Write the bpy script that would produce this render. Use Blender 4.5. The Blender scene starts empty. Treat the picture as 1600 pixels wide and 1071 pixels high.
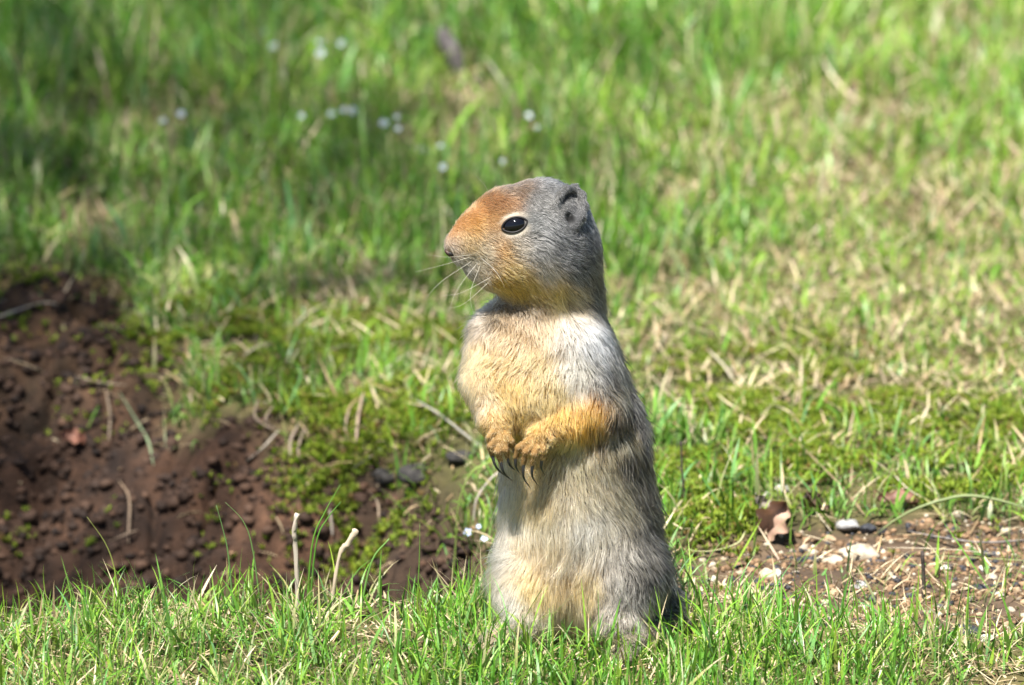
import bpy, math, random
import numpy as np
from mathutils import Vector, Matrix

random.seed(7)
RNG = np.random.default_rng(11)
scene = bpy.context.scene
col = scene.collection

# ------------------------------------------------------------------ camera
PITCH = math.radians(14.0)
DIST, FPX, W, H = 3.0, 9000.0, 1600.0, 1071.0
RIGHT = np.array([1.0, 0, 0])
FWD = np.array([0, math.cos(PITCH), -math.sin(PITCH)])
UP = np.array([0, math.sin(PITCH), math.cos(PITCH)])
CAM = -(RIGHT * ((920 - W / 2) / FPX * DIST) - UP * ((985 - H / 2) / FPX * DIST) + FWD * DIST)
cam = bpy.data.cameras.new('camera')
cam.sensor_fit = 'HORIZONTAL'; cam.sensor_width = 36.0; cam.lens = 36.0 * FPX / W
cam.clip_start = 0.05; cam.clip_end = 400.0
cam.dof.use_dof = True; cam.dof.focus_distance = DIST - 0.035; cam.dof.aperture_fstop = 10.5
camo = bpy.data.objects.new('camera', cam); col.objects.link(camo)
camo.location = CAM; camo.rotation_euler = (math.pi / 2 - PITCH, 0, 0)
scene.camera = camo

# ------------------------------------------------------------------ sky, sun, exposure
SUN_EL, SUN_AZ = math.radians(66), math.atan2(-0.50, -0.86)   # azimuth: atan2(x, y) of the direction to the sun
world = bpy.data.worlds.new('World'); scene.world = world; world.use_nodes = True
wn = world.node_tree
sky = wn.nodes.new('ShaderNodeTexSky'); sky.sky_type = 'NISHITA'; sky.sun_disc = False
sky.sun_elevation = SUN_EL; sky.sun_rotation = SUN_AZ; sky.altitude = 800
bg = wn.nodes['Background']; bg.inputs['Strength'].default_value = 0.05
wn.links.new(sky.outputs['Color'], bg.inputs['Color'])
sun = bpy.data.lights.new('sun', 'SUN'); sun.energy = 5.0; sun.angle = math.radians(0.5); sun.color = (1.0, 0.965, 0.92)
suno = bpy.data.objects.new('sun', sun); col.objects.link(suno)
sdir = Vector((math.sin(SUN_AZ) * math.cos(SUN_EL), math.cos(SUN_AZ) * math.cos(SUN_EL), math.sin(SUN_EL)))
suno.rotation_euler = sdir.to_track_quat('Z', 'Y').to_euler(); suno.location = sdir * 5
vs = scene.view_settings
vs.view_transform = 'Standard'; vs.look = 'None'; vs.gamma = 1.0; vs.use_curve_mapping = False; vs.exposure = 1.42
cy = scene.cycles
cy.max_bounces = 8; cy.diffuse_bounces = 3; cy.glossy_bounces = 3; cy.transmission_bounces = 6; cy.transparent_max_bounces = 8
cy.sample_clamp_indirect = 4.0
cy.use_denoising = True
cy.denoiser = 'OPENIMAGEDENOISE'; cy.denoising_input_passes = 'RGB_ALBEDO_NORMAL'; cy.denoising_prefilter = 'ACCURATE'
scene.cycles_curves.shape = 'RIBBONS'

# ------------------------------------------------------------------ maths helpers
def lin(r, g, b):
    c = np.array([r, g, b], float) / 255.0
    return np.where(c <= 0.04045, c / 12.92, ((c + 0.055) / 1.055) ** 2.4)

def ray(px, py):
    d = FWD + RIGHT * ((px - W / 2) / FPX) - UP * ((py - H / 2) / FPX)
    return d

def at(px, py, y):
    """world point seen at a photograph pixel, at world depth y"""
    d = ray(px, py)
    return CAM + d * ((y - CAM[1]) / d[1])

def project(p):
    q = np.asarray(p) - CAM
    z = q @ FWD
    return W / 2 + FPX * (q @ RIGHT) / z, H / 2 - FPX * (q @ UP) / z

def smooth(a, b, x):
    t = np.clip((x - a) / (b - a), 0, 1)
    return t * t * (3 - 2 * t)

_tab = np.random.default_rng(3).random((256, 256))
def noise(x, y, s, o=0):
    """value noise, 0..1, cell size s metres"""
    x = np.asarray(x) / s + 37.3 + o * 17.1; y = np.asarray(y) / s + 91.7 + o * 5.3
    xi = np.floor(x).astype(int); yi = np.floor(y).astype(int)
    fx = x - xi; fy = y - yi
    fx = fx * fx * (3 - 2 * fx); fy = fy * fy * (3 - 2 * fy)
    g = lambda i, j: _tab[(xi + i) & 255, (yi + j) & 255]
    return (g(0, 0) * (1 - fx) + g(1, 0) * fx) * (1 - fy) + (g(0, 1) * (1 - fx) + g(1, 1) * fx) * fy

# ------------------------------------------------------------------ terrain shape (metres; squirrel's feet at the origin, +y away)
def near_rim(x):
    return 0.035 + 0.05 * (noise(x, 0 * x, 0.12, 4) - 0.5) + 0.03 * smooth(-0.2, -0.3, x)

def far_rim(x):
    return 0.55 + 0.10 * smooth(-0.16, -0.34, x) - 0.12 * smooth(-0.15, -0.06, x) + 0.10 * (noise(x, 0 * x, 0.09, 6) - 0.5)

def pit(x, y):
    d = smooth(-0.03, -0.10, x)
    nr, fr = near_rim(x), far_rim(x)
    return d * smooth(nr, nr + 0.11, y) * (1 - smooth(fr - 0.33, fr + 0.03, y))

def gravel(x, y):
    """bare stony patch right of the squirrel"""
    e = ((x - 0.215) / 0.175) ** 2 + ((y - 0.11) / 0.12) ** 2 + 0.7 * (noise(x, y, 0.05, 8) - 0.5)
    return 1 - smooth(0.7, 1.15, e)

def bare(x, y):
    """soil of the burrow mouth"""
    p = pit(x, y)
    b = smooth(0.10, 0.35, p + 0.35 * (noise(x, y, 0.045, 2) - 0.5)) * smooth(-0.10, -0.165, x - 0.022 + 0.05 * (noise(x, y, 0.05, 12) - .5))
    # dark trodden soil running up the bank at the far left
    e = ((x + 0.375) / 0.125) ** 2 + ((y - 0.61) / 0.20) ** 2 + 1.0 * (noise(x, y, 0.07, 3) - 0.5)
    return np.maximum(b, 0.9 * (1 - smooth(0.6, 1.2, e)))

def height(x, y):
    x = np.asarray(x, float); y = np.asarray(y, float)
    z = -0.145 * pit(x, y)
    z = z + 0.012 * (noise(x, y, 0.30, 1) - 0.5) * smooth(0.1, 0.5, np.abs(y) + np.abs(x) * 0.5)
    z = z - 0.06 * smooth(-0.02, -0.5, y) - 0.010 * gravel(x, y)
    z = z + 0.03 * smooth(0.5, 2.0, y) - 0.012 * smooth(-.2, -.34, x) * (1 - smooth(.05, .2, y))
    soil = np.maximum(bare(x, y), 0.8 * smooth(0.05, 0.3, pit(x, y)))
    amp = 0.22 + 0.78 * soil * smooth(0.0, 0.08, y) - 0.1 * gravel(x, y)
    z = z + amp * (0.020 * (noise(x, y, 0.045, 2) - 0.5) + 0.016 * (noise(x, y, 0.02, 5) - 0.5) + 0.010 * (noise(x, y, 0.009, 7) - 0.5)
                   + 0.007 * (noise(x, y, 0.0055, 9) - 0.5)) - 0.020 * soil * smooth(0.05, 0.12, y) * np.clip(1 - 7 * np.abs(noise(x, y, 0.035, 15) - .5), 0, 1)
    return z

_TS = np.arange(2.3, 7.0, 0.002)
def lifted(px, py, lift=0.0):
    """where the ray through a photograph pixel comes within lift metres of the ground"""
    d = ray(px, py)
    p = CAM + _TS[:, None] * d
    k = int(np.argmax(p[:, 2] <= height(p[:, 0], p[:, 1]) + lift))
    return p[k]

def on_ground(px, py):
    p = lifted(px, py)
    return np.array([p[0], p[1], float(height(p[0], p[1]))])

# ------------------------------------------------------------------ mesh helpers
def tag(o, label=None, cat=None, group=None, kind=None):
    if label: o['label'] = label
    if cat: o['category'] = cat
    if group: o['group'] = group
    if kind: o['kind'] = kind
    return o

def link(name, me, mat=None, parent=None):
    o = bpy.data.objects.new(name, me); col.objects.link(o)
    if mat is not None:
        me.materials.clear(); me.materials.append(mat)
    if parent is not None: o.parent = parent
    return o

def empty(name, loc=(0, 0, 0), rot=(0, 0, 0)):
    o = bpy.data.objects.new(name, None); col.objects.link(o)
    o.empty_display_size = 0.02; o.location = loc; o.rotation_euler = rot
    return o

def np_mesh(name, v, f, colors=None, smooth_shade=True):
    """v (N,3); f: (M,3) or (M,4) index array or a list of such arrays"""
    v = np.asarray(v, np.float32)
    fs = f if isinstance(f, list) else [f]
    me = bpy.data.meshes.new(name)
    me.vertices.add(len(v)); me.vertices.foreach_set('co', v.ravel())
    loops = np.concatenate([np.asarray(a, np.int32).ravel() for a in fs])
    tot = np.concatenate([np.full(len(a), np.asarray(a).shape[1], np.int32) for a in fs])
    st = np.concatenate([[0], np.cumsum(tot)[:-1]]).astype(np.int32)
    me.loops.add(len(loops)); me.loops.foreach_set('vertex_index', loops)
    me.polygons.add(len(tot)); me.polygons.foreach_set('loop_start', st); me.polygons.foreach_set('loop_total', tot)
    me.polygons.foreach_set('use_smooth', np.full(len(tot), smooth_shade))
    if colors is not None:
        a = me.color_attributes.new('tint', 'FLOAT_COLOR', 'POINT')
        c = np.ones((len(v), 4), np.float32); c[:, :3] = colors
        a.data.foreach_set('color', c.ravel())
    me.update(calc_edges=True); me.validate()
    return me

def tube(pts, rad, seg=7, flat=1.0):
    """tapered tube through points -> v, faces (closed ends)"""
    pts = np.asarray(pts, float); n = len(pts)
    rad = np.broadcast_to(np.asarray(rad, float), (n,))
    t = np.gradient(pts, axis=0); t /= np.linalg.norm(t, axis=1, keepdims=True) + 1e-12
    ref = np.array([0.13, 0.27, 0.95]) if abs(t[0][2]) < 0.9 else np.array([0.95, 0.2, 0.1])
    v = []
    for i in range(n):
        a = np.cross(t[i], ref); a /= np.linalg.norm(a); b = np.cross(t[i], a)
        for k in range(seg):
            an = 2 * math.pi * k / seg
            v.append(pts[i] + rad[i] * (math.cos(an) * a + flat * math.sin(an) * b))
    v.append(pts[0]); v.append(pts[-1])
    q = [[i * seg + k, i * seg + (k + 1) % seg, (i + 1) * seg + (k + 1) % seg, (i + 1) * seg + k] for i in range(n - 1) for k in range(seg)]
    tr = [[(k + 1) % seg, k, n * seg] for k in range(seg)] + [[(n - 1) * seg + k, (n - 1) * seg + (k + 1) % seg, n * seg + 1] for k in range(seg)]
    return np.array(v), [np.array(q), np.array(tr)]

def curve_pts(ctrl, n=14):
    """Catmull-Rom through control points"""
    c = np.asarray(ctrl, float)
    c = np.vstack([2 * c[0] - c[1], c, 2 * c[-1] - c[-2]])
    out = []
    m = len(c) - 3
    for s in np.linspace(0, m - 1e-6, n):
        i = int(s); t = s - i
        p0, p1, p2, p3 = c[i:i + 4]
        out.append(0.5 * (2 * p1 + (p2 - p0) * t + (2 * p0 - 5 * p1 + 4 * p2 - p3) * t * t + (3 * p1 - p0 - 3 * p2 + p3) * t ** 3))
    return np.array(out)

def ribbons(base, azim, length, width, th0, bend, c0, c1, seg=4, twist=0.0, tipw=0.0):
    """flat tapering blades: angle from vertical runs th0 -> th0+bend"""
    n = len(base); s = np.linspace(0, 1, seg + 1)
    th = th0[:, None] + bend[:, None] * s[None, :] ** 1.3
    thm = 0.5 * (th[:, 1:] + th[:, :-1])
    st = (length / seg)[:, None]
    hor = np.concatenate([np.zeros((n, 1)), np.cumsum(np.sin(thm) * st, 1)], 1)
    ver = np.concatenate([np.zeros((n, 1)), np.cumsum(np.cos(thm) * st, 1)], 1)
    dx, dy = np.cos(azim), np.sin(azim)
    cx = base[:, 0, None] + hor * dx[:, None]; cyy = base[:, 1, None] + hor * dy[:, None]; cz = base[:, 2, None] + ver
    tw = azim[:, None] + math.pi / 2 + (np.broadcast_to(twist, (n,))[:, None]) * s[None, :]
    wprof = np.clip(np.minimum(1.0, 0.7 + 1.2 * s) * (1 - s ** 2.2) + tipw * s, 0, 1)
    hw = 0.5 * width[:, None] * wprof[None, :]
    wx, wy = np.cos(tw) * hw, np.sin(tw) * hw
    L = np.stack([cx - wx, cyy - wy, cz], -1); R = np.stack([cx + wx, cyy + wy, cz], -1)
    v = np.stack([L, R], 2)                       # n, seg+1, 2, 3
    tip = v[:, -1:, 0, :] * 0.5 + v[:, -1:, 1, :] * 0.5
    v = np.concatenate([v[:, :-1].reshape(n, -1, 3), tip], 1)
    per = 2 * seg + 1
    off = (np.arange(n) * per)[:, None]
    q = np.concatenate([off + np.array([[2 * i, 2 * i + 1, 2 * i + 3, 2 * i + 2]]) for i in range(seg - 1)]) if seg > 1 else np.zeros((0, 4), int)
    tr = off + np.array([[2 * seg - 2, 2 * seg - 1, 2 * seg]])
    sv = np.concatenate([np.repeat(s[:-1], 2), [1.0]])
    c = c0[:, None, :] * (1 - sv[None, :, None]) + c1[:, None, :] * sv[None, :, None]
    return v.reshape(-1, 3), [q, tr], c.reshape(-1, 3)

# ------------------------------------------------------------------ materials
def mat_new(name):
    m = bpy.data.materials.new(name); m.use_nodes = True
    nt = m.node_tree; nt.nodes.clear()
    out = nt.nodes.new('ShaderNodeOutputMaterial')
    return m, nt, out

def leafy(name, translucent=0.28, rough=0.42, spec=0.4, scale=600.0, amount=0.25):
    m, nt, out = mat_new(name)
    at_ = nt.nodes.new('ShaderNodeAttribute'); at_.attribute_name = 'tint'
    nz = nt.nodes.new('ShaderNodeTexNoise'); nz.inputs['Scale'].default_value = scale; nz.inputs['Detail'].default_value = 2
    mr = nt.nodes.new('ShaderNodeMapRange'); mr.inputs['From Min'].default_value = .25; mr.inputs['From Max'].default_value = .75
    mr.inputs['To Min'].default_value = 1 - amount; mr.inputs['To Max'].default_value = 1 + amount
    mul = nt.nodes.new('ShaderNodeVectorMath'); mul.operation = 'SCALE'
    nt.links.new(nz.outputs['Fac'], mr.inputs['Value']); nt.links.new(at_.outputs['Color'], mul.inputs[0]); nt.links.new(mr.outputs['Result'], mul.inputs['Scale'])
    p = nt.nodes.new('ShaderNodeBsdfPrincipled'); p.inputs['Roughness'].default_value = rough; p.inputs['Specular IOR Level'].default_value = spec
    nt.links.new(mul.outputs[0], p.inputs['Base Color'])
    if translucent > 0:
        t = nt.nodes.new('ShaderNodeBsdfTranslucent'); nt.links.new(mul.outputs[0], t.inputs['Color'])
        mx = nt.nodes.new('ShaderNodeMixShader'); mx.inputs[0].default_value = translucent
        nt.links.new(p.outputs[0], mx.inputs[1]); nt.links.new(t.outputs[0], mx.inputs[2]); nt.links.new(mx.outputs[0], out.inputs['Surface'])
    else:
        nt.links.new(p.outputs[0], out.inputs['Surface'])
    return m

def rocky(name, c1, c2, scale=300.0, rough=0.85, spec=0.25, bump=0.3, attr=False):
    m, nt, out = mat_new(name)
    tc = nt.nodes.new('ShaderNodeTexCoord')
    nz = nt.nodes.new('ShaderNodeTexNoise'); nz.inputs['Scale'].default_value = scale; nz.inputs['Detail'].default_value = 6
    nt.links.new(tc.outputs['Object'], nz.inputs['Vector'])
    rp = nt.nodes.new('ShaderNodeValToRGB'); rp.color_ramp.elements[0].position = .32; rp.color_ramp.elements[1].position = .68
    rp.color_ramp.elements[0].color = (*c1, 1); rp.color_ramp.elements[1].color = (*c2, 1)
    nt.links.new(nz.outputs['Fac'], rp.inputs['Fac'])
    p = nt.nodes.new('ShaderNodeBsdfPrincipled'); p.inputs['Roughness'].default_value = rough; p.inputs['Specular IOR Level'].default_value = spec
    src = rp.outputs['Color']
    if attr:
        a = nt.nodes.new('ShaderNodeAttribute'); a.attribute_name = 'tint'
        mx = nt.nodes.new('ShaderNodeMix'); mx.data_type = 'RGBA'; mx.blend_type = 'MULTIPLY'; mx.inputs['Factor'].default_value = 1.0
        nt.links.new(src, mx.inputs[6]); nt.links.new(a.outputs['Color'], mx.inputs[7]); src = mx.outputs[2]
    nt.links.new(src, p.inputs['Base Color'])
    b = nt.nodes.new('ShaderNodeBump'); b.inputs['Strength'].default_value = bump; b.inputs['Distance'].default_value = 0.002
    nz2 = nt.nodes.new('ShaderNodeTexNoise'); nz2.inputs['Scale'].default_value = scale * 2.5; nz2.inputs['Detail'].default_value = 5
    nt.links.new(tc.outputs['Object'], nz2.inputs['Vector'])
    nt.links.new(nz2.outputs['Fac'], b.inputs['Height']); nt.links.new(b.outputs[0], p.inputs['Normal'])
    nt.links.new(p.outputs[0], out.inputs['Surface'])
    return m

M = {
    'grass': leafy('grass_blade'),
    'straw': leafy('dry_straw', 0.15, 0.55, 0.4, 900, 0.3),
    'moss': leafy('moss_leaf', 0.30, 0.6, 0.2, 500, 0.3),
    'soil': rocky('soil', (0.75, 0.75, 0.75), (1.25, 1.22, 1.18), 160, 0.9, 0.25, 0.6, True),
    'pale_stone': rocky('pale_stone', (0.26, 0.21, 0.14), (0.50, 0.44, 0.34), 220),
    'white_stone': rocky('white_stone', (0.40, 0.36, 0.29), (0.64, 0.60, 0.52), 250),
    'tan_stone': rocky('tan_stone', (0.26, 0.17, 0.09), (0.46, 0.34, 0.22), 260),
    'grey_stone': rocky('grey_stone', (0.22, 0.21, 0.20), (0.40, 0.39, 0.37), 260),
    'black_stone': rocky('black_stone', (0.012, 0.013, 0.016), (0.045, 0.047, 0.055), 300, 0.6, 0.4),
    'dark_rock': rocky('dark_rock', (0.018, 0.017, 0.016), (0.055, 0.05, 0.045), 260),
    'grit': rocky('grit', (0.75, 0.75, 0.75), (1.2, 1.2, 1.2), 400, 0.8, 0.3, 0.3, True),
    'twig': rocky('weathered_twig', (0.10, 0.085, 0.075), (0.27, 0.24, 0.21), 350, 0.8),
    'dark_twig': rocky('dark_twig', (0.03, 0.024, 0.02), (0.09, 0.07, 0.06), 350, 0.8),
    'wood': rocky('weathered_wood', (0.06, 0.05, 0.05), (0.17, 0.15, 0.145), 120, 0.85),
}

# ------------------------------------------------------------------ ground sheet
def spaced(a, b, step, far_a, far_b, n=14):
    core = np.arange(a, b + step / 2, step)
    lo = a - np.geomspace(step * 2, a - far_a, n)[::-1]
    hi = b + np.geomspace(step * 2, far_b - b, n)
    return np.concatenate([lo, core, hi])

gx = spaced(-0.46, 0.34, 0.0026, -60, 60)
gy = np.concatenate([-0.25 - np.geomspace(0.01, 40, 14)[::-1], np.arange(-0.25, 0.85, 0.0028), np.arange(0.86, 2.4, 0.012), 2.4 + np.geomspace(0.02, 80, 16)])
X, Y = np.meshgrid(gx, gy, indexing='ij')
Z = height(X, Y)
nxg, nyg = X.shape
idx = np.arange(nxg * nyg).reshape(nxg, nyg)
quads = np.stack([idx[:-1, :-1], idx[1:, :-1], idx[1:, 1:], idx[:-1, 1:]], -1).reshape(-1, 4)
b_, g_ = bare(X, Y)[..., None], gravel(X, Y)[..., None]
n1 = noise(X, Y, 0.03, 21)[..., None]; n2 = noise(X, Y, 0.11, 22)[..., None]
n3 = noise(X, Y, 0.009, 23)[..., None]
soil_c = np.array([0.040, 0.0205, 0.0115]) * (0.45 + 1.1 * n1) * (0.6 + 0.8 * n2) * (0.45 + 1.1 * n3)
thatch = np.array([0.085, 0.062, 0.032]) * (0.5 + 0.9 * n1) * (1 - 0.35 * n2) + np.array([0.01, 0.02, 0.0])
grav_c = np.array([0.088, 0.060, 0.038]) * (0.6 + 0.8 * n1)
far_t = smooth(2.3, 3.2, np.abs(Y) + 0.0)[..., None]
bank = (smooth(0.05, 0.3, pit(X, Y)))[..., None]
cc = thatch * (1 - bank) + np.array([0.05, 0.032, 0.02]) * (0.5 + n1) * bank
cc = cc * (1 - b_) + soil_c * b_
cc = cc * (1 - g_) + grav_c * g_
cc = cc * (1 - far_t) + np.array([0.07, 0.11, 0.025]) * (0.7 + 0.6 * n2) * far_t
ground = link('ground', np_mesh('ground', np.stack([X, Y, Z], -1).reshape(-1, 3), quads, cc.reshape(-1, 3)), M['soil'])
tag(ground, 'brown soil ground under the grass with a burrow hollow', kind='structure')

# ------------------------------------------------------------------ grass, straw, moss, grit (uncountable)
def scatter(n, y0, y1, margin=1.25, rng=RNG):
    """random ground points over the trapezoid the picture covers, with a margin"""
    y = rng.uniform(y0, y1, n * 2)
    hw = (W / 2 / FPX) * (y - CAM[1]) * margin
    keep = rng.random(n * 2) < hw / hw.max()
    y = y[keep][:n]; hw = hw[keep][:n]
    return -0.04 + rng.uniform(-1, 1, len(y)) * hw, y

def with_z(x, y):
    return np.stack([x, y, height(x, y) - 0.001], -1)

def mixc(rng, n, a, b, jitter=0.2):
    t = rng.random((n, 1))
    return (np.array(a) * (1 - t) + np.array(b) * t) * (1 + jitter * rng.uniform(-1, 1, (n, 1)))

G_DEEP, G_MID, G_YEL, G_BLUE = (0.048, 0.170, 0.008), (0.115, 0.320, 0.014), (0.265, 0.415, 0.030), (0.10, 0.29, 0.085)
S_PALE, S_TAN, S_BROWN = (0.58, 0.49, 0.32), (0.36, 0.26, 0.13), (0.16, 0.10, 0.05)

def dryness(x, y):
    """0 lush .. 1 straw-coloured, in patches; the right-hand side is drier"""
    d = 0.17 + 0.50 * smooth(0.0, 0.42, x) * smooth(0.05, 0.5, y) + 0.75 * (noise(x, y, 0.16, 31) - 0.5) + 0.35 * (noise(x, y, 0.05, 32) - 0.5)
    for cx, cyy, r in DRY: d = d + 0.8 * np.exp(-(((x - cx) / r) ** 2 + ((y - cyy) / (r * 2.2)) ** 2))
    return np.clip(d, 0, 1)

DRY = [(*on_ground(px, py)[:2], r) for px, py, r in ((720, 215, .05), (120, 205, .05), (1250, 210, .06), (1390, 200, .07), (1080, 570, .05), (1320, 560, .06),
                                                     (1560, 470, .07), (1230, 450, .05), (560, 480, .04), (1500, 620, .05), (1130, 600, .03), (1000, 230, .04), (1570, 80, .06))]
def mossy(x, y):
    m = 0
    for cx, cyy, r in MOSS: m = m + np.exp(-(((x - cx) / r) ** 2 + ((y - cyy) / (r * 2.0)) ** 2))
    return np.clip(m, 0, 1) * smooth(0.25, 0.55, noise(x, y, 0.028, 41))
MOSS = [(*on_ground(px, py)[:2], r) for px, py, r in ((540, 540, .035), (640, 560, .04), (470, 560, .03), (420, 510, .03), (330, 500, .03), (250, 520, .02), (520, 690, .022), (500, 740, .02), (560, 800, .02),
    (610, 820, .016), (690, 580, .03), (500, 640, .02), (1200, 600, .045), (1270, 640, .04), (1150, 650, .03), (1350, 660, .05), (1450, 670, .05), (1230, 700, .04), (1330, 720, .04), (1100, 720, .03), (1550, 680, .05),
    (1450, 740, .04), (1560, 760, .04), (1110, 800, .025), (1080, 760, .02), (1130, 830, .02), (620, 650, .02), (700, 640, .02), (350, 620, .012), (130, 480, .02), (60, 440, .02))]

CLEAR = [(*on_ground(px, py)[:2], rx, ry) for px, py, rx, ry in ((722, 130, .030, .10), (700, 225, .05, .05), (1370, 195, .035, .07), (1240, 210, .03, .05), (1060, 610, .022, .035), (150, 360, .03, .04), (1120, 955, .022, .030), (1085, 968, .016, .02), (560, 850, .02, .05), (655, 850, .02, .06))]
def clear(x, y):
    m = 1.0
    for cx, cyy, rx, ry in CLEAR: m = m * (1 - .93 * np.exp(-(((x - cx) / rx) ** 2 + ((y - cyy) / ry) ** 2) ** 2))
    return m

def grass_field(name, n, y0, y1, lmin, lmax, w, seg, label, fore=False):
    x, y = scatter(n, y0, y1)
    rng = RNG
    cl = noise(x, y, 0.018, 51) * 0.6 + noise(x, y, 0.045, 52) * 0.6
    ok = rng.random(len(x)) < np.clip(2.9 * cl - 1.0, 0.03, 1)
    cover = 1 - 0.985 * smooth(0.15, 0.5, bare(x, y))
    pp = smooth(0.06, 0.3, pit(x, y))
    cover = cover * (1 - 0.90 * pp) * (1 - 0.94 * smooth(0.3, 0.8, gravel(x, y) - .35 * (noise(x, y, .025, 74) - .5))) * (1 - 0.7 * mossy(x, y))
    ok &= rng.random(len(x)) < cover * clear(x, y)
    # trodden down where the squirrel stands
    ok &= ((x / 0.055) ** 2 + ((y + 0.0) / 0.05) ** 2 > 1.0) | (rng.random(len(x)) < 0.05)
    x, y = x[ok], y[ok]; n = len(x)
    dry = dryness(x, y)
    az = rng.uniform(0, 2 * math.pi, n)
    tuft = .6 * noise(x, y, 0.05, 54) + .55 * noise(x, y, .02, 55) - .05
    L = (lmin + (lmax - lmin) * rng.random(n) ** 2.0) * (0.55 + 0.9 * tuft) * (1 - 0.35 * dry)
    if not fore:
        L *= 0.6 + 0.95 * smooth(0.55, 1.4, y) * (0.55 + 0.9 * noise(x, y, 0.14, 57))
    Wd = w * np.clip(rng.lognormal(-.15, .48, n), .35, 3.0) * (1 + 0.55 * smooth(0.5, 1.5, y))
    th0 = np.abs(rng.normal(0.34, 0.32, n)); bend = rng.normal(0.7, 0.75, n)
    green = mixc(rng, n, G_DEEP, G_MID)
    yel = mixc(rng, n, G_MID, G_YEL)
    blu = mixc(rng, n, G_MID, G_BLUE)
    r = rng.random(n)
    c = np.where((r < 0.28 + 0.55 * dry)[:, None], yel, np.where((r > 0.80)[:, None], blu, green))
    isdry = rng.random(n) < (0.05 + 0.34 * dry ** 1.5)
    c = np.where(isdry[:, None], mixc(rng, n, S_TAN, S_PALE), c)
    th0 = np.where(isdry, th0 + rng.uniform(0.2, 1.2, n), th0)
    base = c * np.array([0.95, 0.85, 1.0]) * 0.8 + np.array(S_PALE) * 0.12
    tip = np.where((rng.random(n) < 0.2)[:, None], mixc(rng, n, S_TAN, S_PALE), c * 1.05)
    v, f, cl_ = ribbons(with_z(x, y), az, L, Wd, th0, bend, base, tip, seg, rng.uniform(-1.5, 1.5, n))
    o = link(name, np_mesh(name, v, f, cl_), M['grass'])
    return tag(o, label, 'grass', kind='stuff')

grass_field('lawn_grass', 47000, -0.34, 0.13, 0.005, 0.043, 0.00118, 6, 'short sunlit green grass on the near bank around the squirrel', True)
grass_field('meadow_grass', 225000, 0.10, 2.35, 0.008, 0.056, 0.0015, 4, 'blurred green and yellowing meadow grass behind the squirrel')

def straw_field(name, n, y0, y1, lmax, label, thick=0.0011):
    x, y = scatter(n, y0, y1); rng = RNG
    dry = dryness(x, y)
    ok = rng.random(len(x)) < np.clip(0.25 + dry * 1.1, 0, 1) * (1 - 0.9 * smooth(0.15, 0.5, bare(x, y))) * (1 - 0.45 * smooth(0.3, .7, gravel(x, y))) * (1 - 0.5 * smooth(.1, .4, pit(x, y)))
    x, y = x[ok], y[ok]; n = len(x)
    L = lmax * (0.15 + 0.85 * rng.random(n) ** 2.2)
    th0 = rng.normal(1.15, 0.28, n); bend = rng.normal(0.35, 0.35, n)
    c = mixc(rng, n, S_TAN, S_PALE, 0.3); br = rng.random(n) < 0.18
    c = np.where(br[:, None], mixc(rng, n, S_BROWN, S_TAN), c)
    b = with_z(x, y); b[:, 2] += rng.uniform(0.0, 0.006, n)
    v, f, cl_ = ribbons(b, rng.uniform(0, 2 * math.pi, n), L, thick * rng.uniform(0.5, 1.6, n), th0, bend, c, c * 1.05, 4, rng.uniform(-2, 2, n), 0.4)
    return tag(link(name, np_mesh(name, v, f, cl_), M['straw']), label, 'straw', kind='stuff')

straw_field('thatch', 26000, -0.34, 0.12, 0.020, 'pale dead grass thatch between the blades of the near bank', 0.0009)
straw_field('dry_grass', 52000, 0.08, 2.35, 0.032, 'pale dead grass litter scattered through the meadow behind')

def moss_field():
    rng = RNG
    x, y = scatter(420000, 0.08, 1.3, 1.2)
    ok = rng.random(len(x)) < mossy(x, y) * 0.42 * (1 - 0.9 * gravel(x, y))
    # lone sprouts dotted over the bare soil
    lone = (rng.random(len(x)) < 0.030 * smooth(0.62, 0.75, noise(x, y, 0.03, 61)) * smooth(.1, .3, bare(x, y)))
    ok |= lone
    x, y = x[ok], y[ok]; n = len(x)
    b = with_z(x, y); b[:, 2] += 0.001 + 0.006 * noise(x, y, 0.012, 62) * rng.uniform(0.4, 1.0, n)
    K = 9
    bb = np.repeat(b, K, 0); m = n * K
    sh = np.repeat(mixc(rng, n, (0.10, 0.17, 0.012), (0.25, 0.31, 0.03), 0.25), K, 0)
    brown = np.repeat(rng.random(n) < 0.08, K)
    sh = np.where(brown[:, None], np.array([0.2, 0.13, 0.04]), sh)
    sc_ = np.repeat(rng.uniform(0.7, 1.35, n), K)
    bb = bb.copy(); bb[:, 2] += rng.uniform(0, 0.0018, m) * sc_
    v, f, c = ribbons(bb, rng.uniform(0, 2 * math.pi, m), 0.0036 * sc_ * rng.uniform(0.7, 1.2, m), 0.00095 * sc_, rng.uniform(0.25, 1.15, m), rng.uniform(0.0, 0.6, m), sh * 0.75, sh * 1.15, 2)
    return tag(link('moss', np_mesh('moss', v, f, c), M['moss']), 'bright yellow green star moss cushions on the bank and meadow', 'moss', kind='stuff')
moss_field()

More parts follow.
